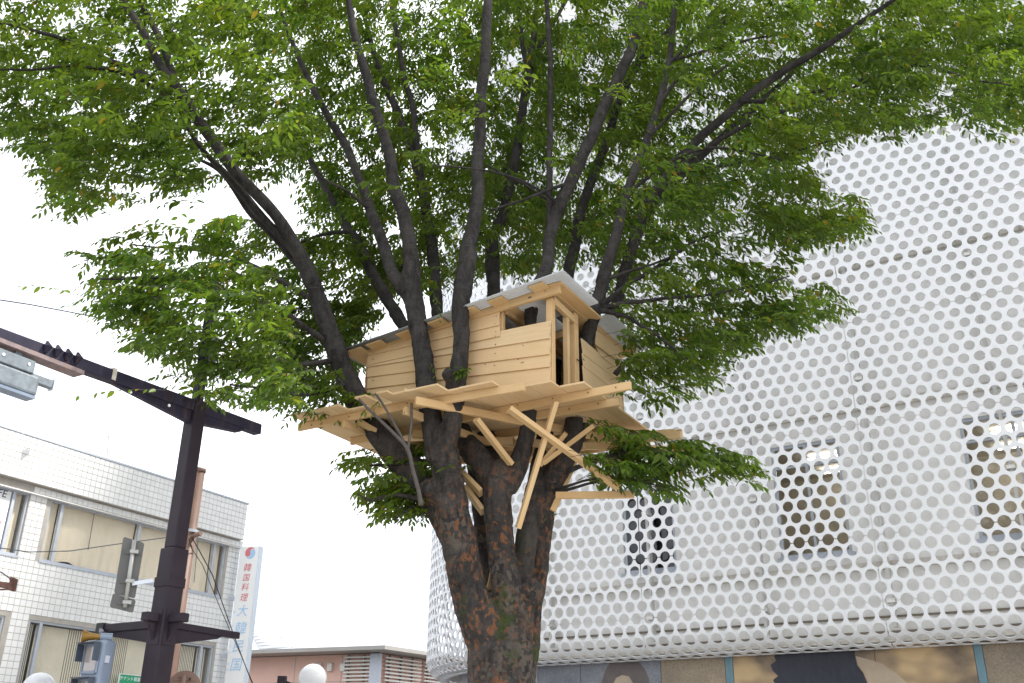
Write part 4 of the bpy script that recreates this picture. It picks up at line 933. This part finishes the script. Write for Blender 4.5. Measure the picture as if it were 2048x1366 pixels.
# ---- foliage: sprays of alternate leaves on fine twigs
AX = np.array([-.15, 10.6])
def inpoly(x, y, poly):
    c = False; j = len(poly) - 1
    for i in range(len(poly)):
        xi, yi = poly[i]; xj, yj = poly[j]
        if (yi > y) != (yj > y) and x < (xj - xi) * (y - yi) / (yj - yi) + xi: c = not c
        j = i
    return c
REG = [  # polygon in view, depth range, sprays, leaf scale
 ('top_left', [(-150, -420), (560, -420), (600, 330), (520, 360), (430, 320), (395, 365), (300, 372), (285, 395), (215, 385), (190, 425), (110, 405), (65, 375), (35, 290), (-150, 215)], 7.8, 11.4, 1120, 1),
 ('centre_back', [(500, -420), (1380, -420), (1380, 440), (1220, 545), (1000, 545), (850, 585), (760, 590), (690, 520), (590, 410)], 11.0, 14.0, 1700, 1),
 ('centre_front', [(500, -420), (1380, -420), (1330, 330), (1100, 400), (950, 380), (800, 420), (640, 420), (560, 330)], 8.2, 10.0, 190, 1),
 ('right_top', [(1300, -420), (2250, -420), (2250, 235), (1990, 255), (1900, 235), (1830, 275), (1740, 270), (1650, 290), (1560, 380), (1400, 430), (1300, 410)], 8.8, 12.6, 1400, 1),
 ('right_mid', [(1230, 430), (1560, 385), (1650, 300), (1690, 325), (1640, 395), (1740, 435), (1740, 455), (1630, 505), (1560, 495), (1680, 590), (1700, 612), (1550, 660), (1480, 745), (1400, 790), (1300, 805), (1262, 690), (1240, 560)], 9.4, 12.0, 270, 1),
 ('right_low', [(1255, 880), (1330, 868), (1450, 900), (1525, 915), (1530, 950), (1400, 950), (1340, 985), (1290, 1000), (1245, 985), (1240, 940)], 9.5, 10.4, 54, 1.15),
 ('left_mid', [(150, 500), (205, 475), (330, 452), (410, 440), (480, 465), (510, 560), (540, 690), (560, 760), (540, 815), (480, 790), (390, 795), (300, 745), (255, 705), (205, 645), (160, 605)], 7.6, 9.9, 205, 1),
 ('left_mid_back', [(470, 450), (590, 480), (640, 560), (655, 660), (680, 750), (640, 795), (560, 815), (500, 790)], 10.9, 12.2, 130, 1),
 ('left_edge', [(560, 780), (640, 775), (690, 800), (650, 835), (560, 850)], 10.2, 10.5, 14, 1),
 ('behind_left', [(560, 470), (770, 520), (790, 610), (720, 690), (690, 780), (640, 700)], 11.4, 13, 120, 1),
 ('left_low', [(680, 915), (760, 895), (840, 925), (850, 1010), (800, 1045), (750, 1042), (710, 995), (672, 985)], 9.7, 10.9, 56, 1.05),
 ('right_tips', [(1600, 385), (1680, 380), (1765, 432), (1765, 462), (1640, 500), (1590, 470)], 9.2, 10.6, 30, 1),
 ('right_tips', [(1540, 560), (1640, 570), (1715, 600), (1715, 620), (1600, 660), (1540, 640)], 9.2, 10.6, 26, 1),
 ('knots', [(905, 735), (925, 735), (925, 755), (905, 755)], 9.6, 9.7, 1, .9)]
leafP = []; leafA = []; leafN = []; leafL = []
tw_v = []; tw_f = []
def add_twig(pts, r0, r1):
    base = len(tw_v); n = 3
    for i, p in enumerate(pts):
        r = r0 + (r1 - r0) * i / max(1, len(pts) - 1)
        for k in range(n):
            a = 2.1 * k; tw_v.append((p[0] + r * math.cos(a), p[1] + r * math.sin(a) * .6, p[2] + r * math.sin(a)))
    for i in range(len(pts) - 1):
        for k in range(n): tw_f.append((base + i * n + k, base + i * n + (k + 1) % n, base + (i + 1) * n + (k + 1) % n, base + (i + 1) * n + k))
def leaves_along(pts, n, L0, first=.1):
    """pts: list of np points; alternate leaves left/right"""
    pts = np.array(pts); seg = len(pts) - 1; sgn = 1 if random.random() < .5 else -1
    for i in range(n):
        t = first + (1 - first) * i / max(1, n - 1); x = min(t * seg, seg - 1e-4); k = int(x); p = pts[k] + (pts[k + 1] - pts[k]) * (x - k)
        d = pts[k + 1] - pts[k]; d = d / np.linalg.norm(d); side = np.cross(d, (0, 0, 1.0)); sn_ = np.linalg.norm(side); side = side / sn_ if sn_ > .05 else np.array([1.0, 0, 0])
        sgn = -sgn
        ang = random.uniform(.6, 1.15) if i < n - 1 else random.uniform(0, .3)
        a = d * math.cos(ang) + side * sgn * math.sin(ang) + np.array([0, 0, -random.uniform(.05, .75)]); a += rng.normal(0, .12, 3); a /= np.linalg.norm(a)
        nn = np.array([0, 0, 1.0]) + rng.normal(0, .33, 3); nn -= a * nn.dot(a); nn /= np.linalg.norm(nn)
        leafP.append(p); leafA.append(a); leafN.append(nn); leafL.append(L0 * random.uniform(.55, 1.3) * (.75 + .35 * math.sin(math.pi * min(1, t + .15))))
def spray(tip, out, L, sc, dens=1.0):
    """main shoot of length L ending at tip, growing along out, with side shoots"""
    out = out / np.linalg.norm(out); base = tip - out * L; sag = random.uniform(.05, .22) * L
    pts = []
    for i in range(5):
        t = i / 4; pts.append(base + out * L * t + np.array([0, 0, sag * math.sin(math.pi * t) * .8 + sag * (1 - t) * .3]) + rng.normal(0, .008, 3))
    add_twig(pts, .0045, .0015); L0 = .098 * sc
    leaves_along(pts, int(11 * dens) + 1, L0, .25)
    side = np.cross(out, (0, 0, 1.0)); side /= max(.1, np.linalg.norm(side))
    for k in range(4):
        t = .18 + .19 * k; i = int(t * 4); p = pts[i] + (pts[i + 1] - pts[i]) * (t * 4 - i); sg_ = 1 if (k % 2) else -1
        d = out * .72 + side * sg_ * .75 + np.array([0, 0, -.22 + random.uniform(-.2, .15)]); d /= np.linalg.norm(d); l = L * random.uniform(.38, .62) * (1 - .35 * t)
        q = [p, p + d * l * .5 + np.array([0, 0, .01]), p + d * l + np.array([0, 0, -.03])]
        add_twig(q, .0028, .001); leaves_along(q, int(7 * dens), L0, .2)
LIMBPX = []
for k, pts in STEMS.items():
    for x in smooth_path(pts, 3):
        q_ = proj(x[:3]); LIMBPX.append((q_[0], q_[1], x[1]))
LIMBPX = np.array([q_ for q_ in LIMBPX if q_[1] < 900])
for name, poly, y0, y1, n, sc in REG:
    xs_ = [p[0] for p in poly]; ys_ = [p[1] for p in poly]; c = 0
    while c < n:
        x = random.uniform(min(xs_), max(xs_)); y = random.uniform(min(ys_), max(ys_))
        if not inpoly(x, y, poly): continue
        if y < 0 and random.random() < .45: continue
        Y = random.uniform(y0, y1)
        if random.random() < .22: x += random.gauss(0, 26); y += random.gauss(0, 22)
        if n > 100:                                   # most shoots grow behind the big limbs as seen from the street
            dl = np.hypot(LIMBPX[:, 0] - x, LIMBPX[:, 1] - y); kk = int(np.argmin(dl))
            if dl[kk] < 62 and Y < LIMBPX[kk, 2] + .3 and random.random() < .80: Y = LIMBPX[kk, 2] + random.uniform(.4, 1.8)
        tip = np.array(at(x, y, Y))
        # clumping: leave natural gaps
        cl = mnoise.noise(Vector(tip) * 1.35 + Vector((3, 1, 7)))
        if name != 'knots' and cl < -.16 and random.random() < .8: continue
        o = np.array([tip[0] - AX[0], tip[1] - AX[1], 0.0]); o /= max(.2, np.linalg.norm(o)); yaw = random.gauss(0, .55); cs_, sn2 = math.cos(yaw), math.sin(yaw)
        o = np.array([o[0] * cs_ - o[1] * sn2, o[0] * sn2 + o[1] * cs_, random.uniform(-.38, .18)])
        spray(tip, o, random.uniform(.40, .68) if name != 'knots' else .15, sc); c += 1
# a few stray shoots with large near leaves
for (bx, by, tx_, ty, Y, n, sc) in [(150, 590, 42, 573, 6.6, 9, 1.0), (330, 780, 140, 795, 7.0, 11, 1.0), (400, 440, 300, 440, 7.2, 6, 1.0), (330, 575, 182, 580, 6.8, 9, .95), (240, 205, 60, 190, 6.6, 8, 1.1), (300, 90, 150, 20, 6.4, 9, 1.2), (340, 60, 430, 110, 6.4, 7, 1.15), (380, 130, 250, 60, 6.3, 9, 1.1), (860, 725, 875, 765, 9.7, 8, .9), (900, 740, 925, 735, 9.55, 5, .8), (868, 590, 880, 640, 9.6, 9, .9), (735, 815, 715, 850, 9.6, 9, 1), (760, 800, 745, 830, 9.6, 7, 1), (1120, 1028, 1085, 1042, 10.2, 4, .9), (960, 1010, 975, 1070, 11.2, 10, 1.1), (955, 1050, 970, 1080, 11.2, 8, 1.1)]:
    a = np.array(at(bx, by, Y + .15)); e = np.array(at(tx_, ty, Y)); pts = [a + (e - a) * t + np.array([0, 0, .03 * math.sin(math.pi * t)]) for t in (0, .25, .5, .75, 1)]
    add_twig(pts, .004, .0012); leaves_along(pts, n, .075 * sc, .1)
lp = np.array(leafP); la = np.array(leafA); ln = np.array(leafN); ll = np.array(leafL)
sd_ = np.cross(la, ln)
# drop leaves that would hang inside or across the front of the hut or the near trunk
# unit outline: base, two stations each side, tip; folded on the midrib, tip drooping
OUT = [(0, 0, 0), (.22, .17, .045), (.58, .19, .04), (1.0, 0, -.10), (.58, -.19, .04), (.22, -.17, .045)]
lwid = rng.uniform(.85, 1.2, len(lp))
V6 = np.stack([lp + la * (ll * o[0])[:, None] + sd_ * (ll * lwid * o[1])[:, None] + ln * (ll * o[2])[:, None] for o in OUT], 1)     # n,6,3
cx = lp; dd = cx[:, 1] * CP + (cx[:, 2] - EYE) * SP; uu = -cx[:, 1] * SP + (cx[:, 2] - EYE) * CP
sx_ = 1024 + F * cx[:, 0] / dd; sy_ = 683 - F * uu / dd
inview = (sx_ > 0) & (sx_ < 2048) & (sy_ > 0) & (sy_ < 1366)
hutzone = (sx_ > 700) & (sx_ < 1240) & (sy_ > 640) & (sy_ < 900)
hx_ = cx[:, :2] - np.array([.436, 9.5]); hu_ = hx_ @ np.array([-.866, .5]); hw_ = hx_ @ np.array([.5, .866]); hz_ = cx[:, 2] - 5.334
inside = (hu_ > -.05) & (hu_ < 2.55) & (hw_ > -.06) & (hw_ < 1.9) & (hz_ > -.05) & (hz_ < 1.25)
keep = ~inside
size = np.where(inview & keep, ll / dd, 0)
big = np.argsort(-size)[:295]; isbig = np.zeros(len(lp), bool); isbig[big] = True
mass = np.where(keep & ~isbig)[0]
def leafmesh(name, idx, loc):
    n = len(idx); me = bpy.data.meshes.new(name); v = (V6[idx] - np.array(loc)).reshape(-1, 3)
    me.vertices.add(n * 6); me.vertices.foreach_set('co', v.ravel().astype(np.float32))
    me.loops.add(n * 8); me.polygons.add(n * 2)
    b0 = (np.arange(n) * 6)[:, None]; q = np.concatenate([b0 + np.array([[0, 1, 2, 3]]), b0 + np.array([[0, 3, 4, 5]])], 1).ravel()
    me.loops.foreach_set('vertex_index', q.astype(np.int32)); me.polygons.foreach_set('loop_start', np.arange(n * 2, dtype=np.int32) * 4)
    me.update(calc_edges=True); me.materials.append(LEAF); return me
tag(obj('crown', leafmesh('crown', mass, tree.location), tree), kind='stuff')
me = bpy.data.meshes.new('leaf'); me.from_pydata(OUT, [], [(0, 1, 2, 3), (0, 3, 4, 5)]); me.materials.append(LEAF); me.update(); LEAFM = me
for i in big:
    o = obj('leaf', LEAFM, tree); l = ll[i]; w_ = lwid[i]; a, s_, n_ = la[i] * l, sd_[i] * l * w_, ln[i] * l; p_ = lp[i] - np.array(tree.location)
    o.matrix_basis = Matrix(((a[0], s_[0], n_[0], p_[0]), (a[1], s_[1], n_[1], p_[1]), (a[2], s_[2], n_[2], p_[2]), (0, 0, 0, 1)))
me = bpy.data.meshes.new('twigs'); tv = np.array(tw_v) - np.array(tree.location); me.from_pydata([tuple(x) for x in tv], [], tw_f); me.materials.append(BARKU); me.update(); tag(obj('twigs', me, tree), kind='stuff')
print('leaves', len(lp), 'twig faces', len(tw_f))

# ------------------------------------------------------------------ tree house
HO = at(1106, 770, 9.5)
def h(u, w, z): return HO + HU * u + HW * w + Z * z
def hwp(px, py, w): return plane_hit(px, py, HO + HW * w, HW)
def hup(px, py, u): return plane_hit(px, py, HO + HU * u, HU)
def hzp(px, py, z): return plane_hit(px, py, HO + Z * z, Z)
hut = thing('tree_house', h(1.2, .9, -.3), 'small pine tree house with corrugated roof and plank platform lodged in the tree', 'tree house')
def hpl(name, q, off, mat=WOOD, bv=.002):
    b = MB(); b.plank(q, off); return bevel(b.build(name, mat, hut), bv)
# platform boards running front to back
u = -.34; i = 0
while u < 3.02:
    w_ = random.uniform(.125, .16)
    if u < 1.0: f = -.02 - random.uniform(0, .03) if u > .25 else .02; f = -.08 if .0 < u < .45 else f; e = 2.0
    elif u < 1.55: f = -.62; e = 1.95
    elif u < 2.35: f = random.choice((-.42, -.45, -.72)); e = 1.9
    else: f = -.62; e = 1.05
    if .45 <= u < 1.0: f = -.42
    if u < .45: f = -.14 if u > -.1 else .05
    for (a, c) in (((f, .85), (.853, e)) if i % 3 == 0 else ((f, e),)):
        b = MB(); z = random.uniform(-.003, .003); b.box(h(u + w_ / 2, (a + c) / 2, -.011 + z), HW * (c - a) / 2, HU * (w_ / 2 - .0015), Z * .011); bevel(b.build('floor_board', WOOD, hut), .002)
    u += w_; i += 1
def joist(p, q, wd=.042, ht=.088, nm='joist', up=(0, 0, 1)):
    b = MB(); b.beam(p, q, wd, ht, up); return bevel(b.build(nm, WOODD, hut), .003)
zj = -.067
joist(h(3.16, -.36, zj), h(1.42, -.36, zj)); joist(h(1.5, -.34, zj), h(.2, -.25, zj)); joist(h(1.5, .29, zj), h(-.78, .24, zj)); joist(h(.95, .58, zj), h(-.48, .63, zj))
joist(h(2.95, .35, zj), h(1.6, .35, zj)); joist(h(2.95, .95, zj), h(.6, 1.0, zj)); joist(h(2.6, 1.5, zj), h(-.1, 1.45, zj)); joist(h(1.9, 1.85, zj), h(-.70, 1.93, zj))
z2 = zj - .09
joist(h(1.33, -.60, z2 + .02), h(-.22, 1.95, z2 + .01), nm='bearer'); joist(h(1.55, -.50, z2 - .02), h(1.05, 1.7, z2 - .10), nm='bearer'); joist(h(2.45, -.42, z2), h(2.1, 1.5, z2), nm='bearer'); joist(h(1.85, .1, z2 - .06), h(.35, 1.6, z2 - .06), nm='bearer')
joist(h(.9, 1.2, z2 - .02), h(-.75, 1.55, z2 - .03), nm='bearer'); joist(h(.8, .9, z2 - .1), h(-.72, 2.05, z2 - .10), nm='bearer'); joist(h(1.9, 1.0, z2 - .14), h(.2, 1.15, z2 - .16), nm='bearer'); joist(h(2.6, .4, z2 - .02), h(.9, .75, z2 - .1), nm='bearer')
def brace(a, b_, Ya, Yb, wd=.045, ht=.088, up=(1, 0, 0), nm='brace'):
    return joist(at(*a, Ya), at(*b_, Yb), wd, ht, nm, up)
brace((1112, 803), (1036, 1056), 9.66, 10.12, .05, .092, (.3, -1, 0)); brace((1018, 817), (1237, 976), 9.60, 10.02, .05, .10, (.3, -1, 0)); brace((952, 838), (1022, 928), 9.85, 10.25, .05, .09, (.3, -1, 0))
brace((1112, 991), (1268, 989), 10.35, 10.08, .045, .075, (0, 0, 1)); brace((1156, 905), (1104, 1022), 10.62, 10.62, .07, .09, (.3, -1, 0))
brace((1088, 926), (1188, 851), 10.35, 10.0, .05, .085, (.3, -1, 0)); brace((1080, 930), (1132, 866), 10.4, 10.2, .05, .085, (.3, -1, 0))
brace((915, 938), (962, 986), 10.6, 10.45, .05, .12, (.3, -1, 0)); brace((930, 975), (966, 1024), 10.62, 10.5, .05, .11, (.3, -1, 0)); brace((910, 905), (975, 925), 10.7, 10.7, .05, .09, (.3, -1, 0))
brace((976, 1180), (988, 1130), 10.7, 10.72, .05, .07, (.3, -1, 0)); brace((715, 842), (800, 890), 10.45, 10.6, .05, .08, (.3, -1, 0)); brace((860, 812), (905, 838), 10.15, 10.3, .05, .12, (.3, -1, 0))
brace((1150, 905), (1300, 880), 10.9, 10.7, .05, .08, (0, 0, 1)); brace((1160, 922), (1370, 900), 10.9, 10.5, .05, .08, (0, 0, 1)); brace((1235, 882), (1362, 870), 10.6, 10.35, .05, .085, (0, 0, 1))
for p_ in ((845, 788, 9.75), (600, 842, 10.45)): pass
b = MB(); b.beam(h(1.56, -.55, .03), h(1.42, -.30, .03), .15, .02); bevel(b.build('floor_board', WOOD, hut), .002)
# frame
def postb(u0, w0, z0, z1, du=.075, dw=.075, nm='post'):
    b = MB(); b.box(h(u0, w0, (z0 + z1) / 2), Z * (z1 - z0) / 2, HU * du / 2, HW * dw / 2); return bevel(b.build(nm, WOODD, hut), .003)
RS = .104                                          # roof falls to the left by this per metre
def rz(u, base=1.135): return base - RS * u
postb(.045, .045, .002, rz(0) - .10); postb(2.46, .045, .002, rz(2.46) - .10); postb(.72, .045, .002, rz(.72) - .10, .06)
postb(.045, .42, .002, rz(0) - .09, .06, .055); postb(.045, .60, .002, rz(0) - .05, .085, .10); postb(.045, 1.16, .3, rz(0) - .02, .05, .06); postb(.045, 1.80, .002, rz(0) - .05); postb(2.46, 1.80, .002, rz(2.46) - .05)
joist(hwp(717, 702, -.045), hwp(1120, 577, -.045), .045, .105, 'top_beam')
joist(h(2.6, 1.9, rz(2.6) - .055), h(-.18, 1.9, rz(-.18) - .055), .06, .10, 'top_beam'); joist(h(2.5, .95, rz(2.5) - .055), h(.2, .95, rz(.2) - .055), .045, .09, 'rafter')
joist(h(.02, .05, rz(0) - .115), h(.02, .60, rz(0) - .145), .05, .085, 'door_head')
for uu_ in (.6, 1.25, 1.9): joist(h(uu_, .03, rz(uu_) - .05), h(uu_, 1.87, rz(uu_) - .05), .04, .07, 'rafter')
b = MB(); b.box(h(-.06, .42, rz(-.06) - .004), HW * .52, HU * .10, Z * .011); bevel(b.build('roof_board', WOODD, hut), .002)
b = MB(); b.box(h(.0, 1.5, rz(0) - .02), HW * .42, HU * .03, Z * .04); bevel(b.build('roof_board', WOODD, hut), .002)
# boards under the sheets, sticking out over the front
for (x0, x1) in ((703, 745), (747, 783), (806, 842), (868, 905), (940, 967), (987, 1024), (1068, 1104)):
    a = hwp(x0, 690 - (x0 - 703) * .35, -.05); c = hwp(x1, 690 - (x1 - 703) * .35, -.05); ua = (a - HO).dot(HU); uc_ = (c - HO).dot(HU); um = (ua + uc_) / 2; wd = abs(ua - uc_) * .80
    b = MB(); b.box(h(um, .75, rz(um) - .012), HW * .97, HU * wd / 2 - Z * RS * wd / 2, Z * .010); bevel(b.build('roof_board', WOODD, hut), .002)
# corrugated sheets
def sheetroof(u0, u1, w0, w1, lift):
    pit = .037; amp = .0125; n = int((w1 - w0) / pit * 8); m = 2; vs = []; fs = []
    for j in range(m):
        uu_ = u0 + (u1 - u0) * j / (m - 1)
        for i in range(n + 1):
            w = w0 + (w1 - w0) * i / n; vs.append(h(uu_, w, rz(uu_) + lift + amp * math.sin(2 * math.pi * w / pit)) - hut.location)
    for j in range(m - 1):
        for i in range(n): fs.append((j * (n + 1) + i, j * (n + 1) + i + 1, (j + 1) * (n + 1) + i + 1, (j + 1) * (n + 1) + i))
    me = bpy.data.meshes.new('roof_sheet'); me.from_pydata([tuple(v) for v in vs], [], fs); me.materials.append(CORR); me.update(); o = obj('roof_sheet', me, hut, None, True)
    s_ = o.modifiers.new('s', 'SOLIDIFY'); s_.thickness = .0012; return o
CORR = paint('corrugated_zinc', (.46, .47, .48), .38, .55, .07, 5)
sheetroof(-.27, 2.76, -.27, .62, .012); sheetroof(.30, 2.76, .60, .98, .016); sheetroof(-.27, 2.70, .96, 2.12, .020)
# front wall boards, lapped, each a little askew
rows = [((735, 776), (1101, 732), (1101, 768), (735, 812)), ((735, 752), (1101, 706), (1101, 734), (735, 778)), ((735, 732), (1101, 673), (1101, 709), (735, 755)), ((735, 716), (1101, 641), (1101, 677), (735, 735))]
for i, r_ in enumerate(rows):
    w0 = -.008 - .004 * i; q = [hwp(x, y, w0) for x, y in r_]; q[2] -= HW * .016; q[3] -= HW * .016
    hpl('wall_board', q, HW * .015)
for i, r_ in enumerate([((736, 700), (1000, 636), (1000, 673), (736, 731)), ((736, 697), (999, 618), (999, 651), (736, 712))]):
    w0 = -.030 - .008 * i; q = [hwp(x, y, w0) for x, y in r_]; q[2] -= HW * .014; q[3] -= HW * .014
    hpl('wall_board', q, HW * .015)
b = MB(); q = [hwp(x, y, -.002) for x, y in ((998, 622), (1006, 620), (1006, 668), (998, 670))]; hpl('window_jamb', q, HW * .05, WOODD)
q = [hwp(x, y, -.05) for x, y in ((735, 790), (1101, 752), (1101, 790), (735, 830))]; 
hpl('wall_board', [h(2.48, -.004, .17), h(.03, -.004, .10), h(.03, -.004, .0), h(2.48, -.004, .0)], HW * .015)
# end wall boards with the diagonal cut beside the tree stem
ends = [((1163, 676), (1243, 743), (1243, 769), (1165, 708)), ((1165, 706), (1243, 767), (1244, 792), (1166, 733)), ((1166, 731), (1244, 790), (1245, 815), (1167, 768)), ((1167, 764), (1245, 812), (1246, 838), (1172, 795)), ((1192, 659), (1243, 699), (1243, 729), (1190, 689)), ((1191, 687), (1243, 727), (1243, 746), (1200, 712))]
for i, r_ in enumerate(ends):
    u0 = -.010 - (.004 * i if i < 4 else (.022 if i == 4 else .004)); q = [hup(x, y, u0) for x, y in r_]; q[2] -= HU * .014; q[3] -= HU * .014
    hpl('wall_board', q, HU * .015)
# back and left walls
for k in range(6):
    z0 = .02 + k * .16
    hpl('wall_board', [h(2.5, 1.86, z0 + .165), h(.0, 1.86, z0 + .165), h(.0, 1.87, z0), h(2.5, 1.87, z0)], HW * .015)
    if z0 + .165 < rz(2.5) - .0: hpl('wall_board', [h(2.505, .0, z0 + .165), h(2.505, 1.84, z0 + .165), h(2.515, 1.84, z0), h(2.515, .0, z0)], HU * .015)
# screws
SCR = paint('screw_head', (.5, .5, .5), .4, .8, .1, 9); b = MB()
for x, y in ((1098, 650), (1098, 667), (1098, 676), (1098, 697), (1098, 726), (1098, 737), (1098, 758)):
    c = hwp(x, y, -.045); b.cyl(c, c + HW * .01, .0055, n=8)
b.build('screw', SCR, hut)
for (x, y) in ((992, 632), (990, 647), (991, 663), (990, 672), (990, 688), (989, 706), (988, 730), (1090, 580), (1090, 583), (990, 615), (1045, 690), (860, 700), (748, 705), (745, 718), (745, 760), (747, 790), (970, 728), (1035, 718)):
    c = hwp(x, y, -.055 if y > 600 else -.075); b = MB(); b.cyl(c, c + HW * .02, .0036, n=7); b.build('nail', BLACK, hut)
c = at(1107, 964, 9.94); b = MB(); b.beam(c + Vector((-.025, 0, 0)), c + Vector((.03, 0, 0)), .008, .010); b.build('metal_strap', BLACK, hut)
c = hup(1157, 721, -.02); b = MB(); b.beam(c + HW * -.04, c + HW * .03, .008, .012); b.build('metal_strap', BLACK, hut)

# bolts on the joists and braces
pts_ = [h(u_, .24 - .024, zj + random.uniform(-.02, .02)) for u_ in (.55, .12, -.3, -.62)] + [h(u_, -.36 - .023, zj + random.uniform(-.02, .02)) for u_ in (2.95, 2.4, 1.9, 1.6)] + [h(u_, .60 - .024, zj) for u_ in (.1, -.25)]
for c in pts_:
    b = MB(); b.cyl(c, c - HW * .004, .0075, n=8); b.build('bolt', BLACK, hut)
for (x, y, Y_) in ((1030, 826, 9.59), (1060, 848, 9.65), (1130, 898, 9.78), (1185, 938, 9.88), (1222, 965, 9.95), (1100, 838, 9.70), (1070, 945, 9.89), (1005, 905, 10.12)):
    c = at(x, y, Y_); b = MB(); b.cyl(c, c + Vector((.3, -1, 0)).normalized() * .004, .007, n=8); b.build('bolt', BLACK, hut)
